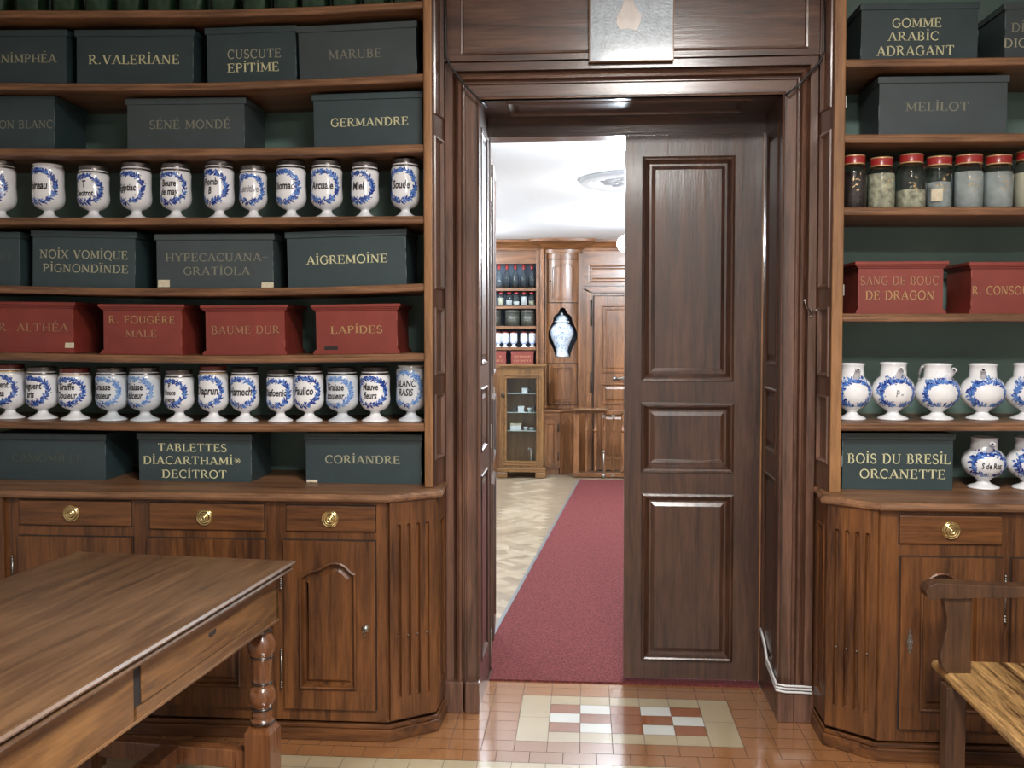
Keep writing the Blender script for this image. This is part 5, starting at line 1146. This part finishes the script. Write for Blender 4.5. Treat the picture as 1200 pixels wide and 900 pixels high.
for yp in (460.5, 482.5, 503.8):
    z = FZp(yp, yv+.1, 610); vs_z.append(z); mb = MB(); mb.box(vx0+.021, vx1-.021, yv+.035, yv+dv-.016, z-.006, z, M['shelfglass']); mb.build('glass_shelf', vt, base=bv)  # opaque pale colour stands for the white glints on the glass
mb = MB(); bz = 0
for d, a, b in ((.03, .06, .10), (.02, .10, zfl-.02), (.012, zfl-.02, zfl)): mb.box(vx0-d, vx1+d, yv-d, yv+dv, a, b, M['vit_x'])
mb.build('base', vt, bevel=.004, base=bv)
for s in (0, 1):
    mb = MB(); x = vx0-.03 if s == 0 else vx1+.03-.11; mb.prism([(x, yv-.03), (x+.11, yv-.03), (x+.11, yv+dv), (x, yv+dv)], 0, .06, M['vit_x']); mb.build('foot', vt, bevel=.012, base=bv)
items = [(0, .15, .055, .05, 'white', 'pale box'), (0, .21, .03, .06, 'glass', ''), (1, .05, .05, .035, 'pewter', ''), (1, .11, .06, .055, 'white', ''), (1, .20, .05, .04, 'ceramic', ''), (1, .25, .04, .06, 'pewter', ''), (2, .03, .11, .065, 'white', ''), (2, .16, .05, .03, 'ceramic', ''), (2, .22, .06, .025, 'ceramic2', '')]
names = ['pale little box on the top glass shelf', 'tiny glass cup on the top glass shelf', 'small metal dish at the left of the middle glass shelf', 'white pot on the middle glass shelf', 'small white bowl on the middle glass shelf', 'small metal beaker at the right of the middle glass shelf', 'white carton on the lower glass shelf', 'small white dish on the lower glass shelf', 'flat white dish at the right of the lower glass shelf']
gw = gx1-gx0
for (s, x, w_, h, mt, _), nm in zip(items, names):
    xx = gx0+x; cy_ = yv+.11; t = MB()
    if mt == 'white' : 
        t.box(-w_/2, w_/2, -.03, .03, 0, h*.86, M[mt]); t.box(-w_/2-.002, w_/2+.002, -.032, .032, h*.7, h, M['label' if s == 2 else 'white'])
    else: t.lathe([(0, 0), (w_*.3, 0), (w_*.25, h*.2), (w_*.5, h*.6), (w_*.45, h), (w_*.4, h), (w_*.4, h*.6), (0, h*.3)], M[mt], 20)
    o = t.build('keepsake_box' if mt == 'white' else 'small_dish', bevel=.001); o.location = (xx+w_/2, cy_, vs_z[s]+.001); tag(o, nm+' of the display cabinet', 'ornament')
mb = MB(); xx = FXp(622.5, 530, yv+.15); mb.tube([(xx, yv+.15, zfl+.022), (xx+.0, yv+.15, zfl+.15), (xx-.004, yv+.15, zfl+.175), (xx-.02, yv+.15, zfl+.185), (xx-.03, yv+.15, zfl+.17)], .007, M['ceramic'], 10); mb.lathe([(0, 0), (.022, 0), (.020, .006), (.006, .010)], M['ceramic'], 16, c=(xx, yv+.15, zfl+.0205))
tag(mb.build('hooked_instrument', base=(xx, yv+.15, zfl+.021)), 'small white hooked instrument standing at the bottom of the display cabinet', 'instrument')
# ---- wooden barrier across the carpet's end
yr = 10.0; rx0, rx1 = FXp(672.3, 500, yr), FXp(672.3, 500, yr)+1.35; zr = FZp(479, yr, 700); br = ((rx0+rx1)/2, yr, 0)
rl = thing('wooden_barrier', br, 'wooden barrier with turned spindles and top board at the end of the carpet', 'barrier')
mb = MB(); mb.box(rx0-.01, rx0+.34, yr-.10, yr+.05, zr-.012, zr+.006, M['vit_x']); mb.box(rx0+.02, rx1, yr-.03, yr+.03, zr-.045, zr-.013, M['farw_x']); mb.build('top_rail', rl, bevel=.003, base=br)
mb = MB(); mb.box(rx0, rx1, yr-.04, yr+.04, .012, .055, M['farw_x']); mb.build('bottom_rail', rl, bevel=.003, base=br)
mb = MB(); mb.box(rx0, rx0+.055, yr-.03, yr+.03, .055, zr-.045, M['farw_z']); mb.box(rx1-.055, rx1, yr-.03, yr+.03, .055, zr-.045, M['farw_z']); mb.build('end_post', rl, bevel=.004, base=br)
k = 0
for x in [rx0+.13+.092*i for i in range(13)]:
    mb = MB(); r = .011 if k % 3 != 1 else .017
    h = zr-.10
    mb.lathe([(r*.8, .055), (r*1.5, .07), (r*.8, .09), (r, .15), (r*1.1, h*.5), (r, h*.75), (r*.9, h*.78), (r*2, h*.80), (r*.9, h*.825), (r, h*.9), (r, zr-.045)], M['farw_z'], 12, c=(x, yr, 0)); mb.build('spindle', rl, base=br); k += 1
for x in (rx0+.10, rx0+.155): pass
mb = MB()
for x in (rx0+.30, rx0+.40): mb.box(x-.018, x+.018, yr-.034, yr-.030, zr-.09, zr-.06, M['iron']); mb.box(x-.018, x+.018, yr-.044, yr-.04, .02, .045, M['iron'])
mb.build('metal_plate', rl, base=br)
mb = MB(); xs_ = FXp(707.5, 520, yr-.05); mb.tube([(xs_, yr-.055, .0), (xs_, yr-.055, .28)], .006, M['iron']); mb.lathe([(0, -.02), (.012, -.012), (.014, 0), (.012, .012), (0, .02)], M['iron'], 12, c=(xs_, yr-.055, .27)); mb.lathe([(0, -.02), (.016, -.012), (.018, 0), (.016, .012), (0, .02)], M['iron'], 12, c=(xs_, yr-.055, .03)); mb.build('floor_bolt', rl, base=br)
# ---- ceiling rose, chandelier and ceiling lamps, one seen and the rest added
rc = (.385, 6.27, CZ); m = MB()
m.lathe([(.42, -.001), (.42, -.012), (.405, -.030), (.385, -.012), (.37, -.030), (.35, -.010), (.33, -.008), (.31, -.026), (.29, -.008), (.12, -.010), (.10, -.035), (.06, -.040), (0, -.034)], M['rose'], 48, c=rc)
for i in range(16):
    a = 2*PI*i/16
    for rr, s in ((.24, .05), (.17, .035)):
        T = Matrix.Translation((rc[0]+rr*math.cos(a+(.2 if rr < .2 else 0)), rc[1]+rr*math.sin(a+(.2 if rr < .2 else 0)), CZ-.010)) @ Matrix.Rotation(a, 4, 'Z')
        m.lathe([(1, 0), (.8, -.3), (.4, -.42), (0, -.45)], M['rose2'], 12, T=T @ Matrix.Diagonal((s, s*.55, s*.55, 1)))
tag(m.build('ceiling_rose', base=rc), 'round white plaster ceiling rose in the far room', 'ceiling rose')
for i, (loc, p) in enumerate(FAR_LAMPS):
    if i == 0: lab = 'round glowing ceiling lamp just inside the far room beside the closed door leaf'
    else: lab = 'added unseen ceiling lamp brightening the far room, %s' % ('left near', 'right near', 'left rear', 'above the end of the carpet')[i-1]
    t = thing('ceiling_lamp', loc, lab, 'lamp')
    m = MB(); m.lathe([(0, 0), (.13, 0), (.13, -.02), (.11, -.025), (0, -.025)], M['white'], 28); m.build('lamp_base', t)
    m = MB(); m.lathe([(.11, -.025), (.125, -.045), (.115, -.085), (.07, -.115), (0, -.125)], M['lamp'], 28); m.build('lamp_shade', t)
ch = thing('chandelier', (rc[0], rc[1], CZ-.034), 'chandelier with glowing globes hanging from the ceiling rose, nearly hidden by the door leaf', 'chandelier')
m = MB(); m.tube([(0, 0, 0), (0, 0, -.42)], .008, M['brass']); m.lathe([(0, -.46), (.03, -.45), (.04, -.42), (.02, -.39), (0, -.385)], M['brass'], 20); m.build('stem', ch)
for i in range(5):
    a = PI+2*PI*i/5; x, y = .125*math.cos(a), .125*math.sin(a)
    m = MB(); m.tube([(0, 0, -.42), (x*.5, y*.5, -.46), (x*.9, y*.9, -.44), (x, y, -.40)], .005, M['brass']); m.build('arm', ch)
    m = MB(); m.lathe([(0, -.05)]+[(.055*math.cos(t), .055*math.sin(t)) for t in [(-80+160*j/10)*PI/180 for j in range(11)]]+[(0, .055)], M['lamp'], 20, c=(x, y, -.37)); m.build('lamp_globe', ch)
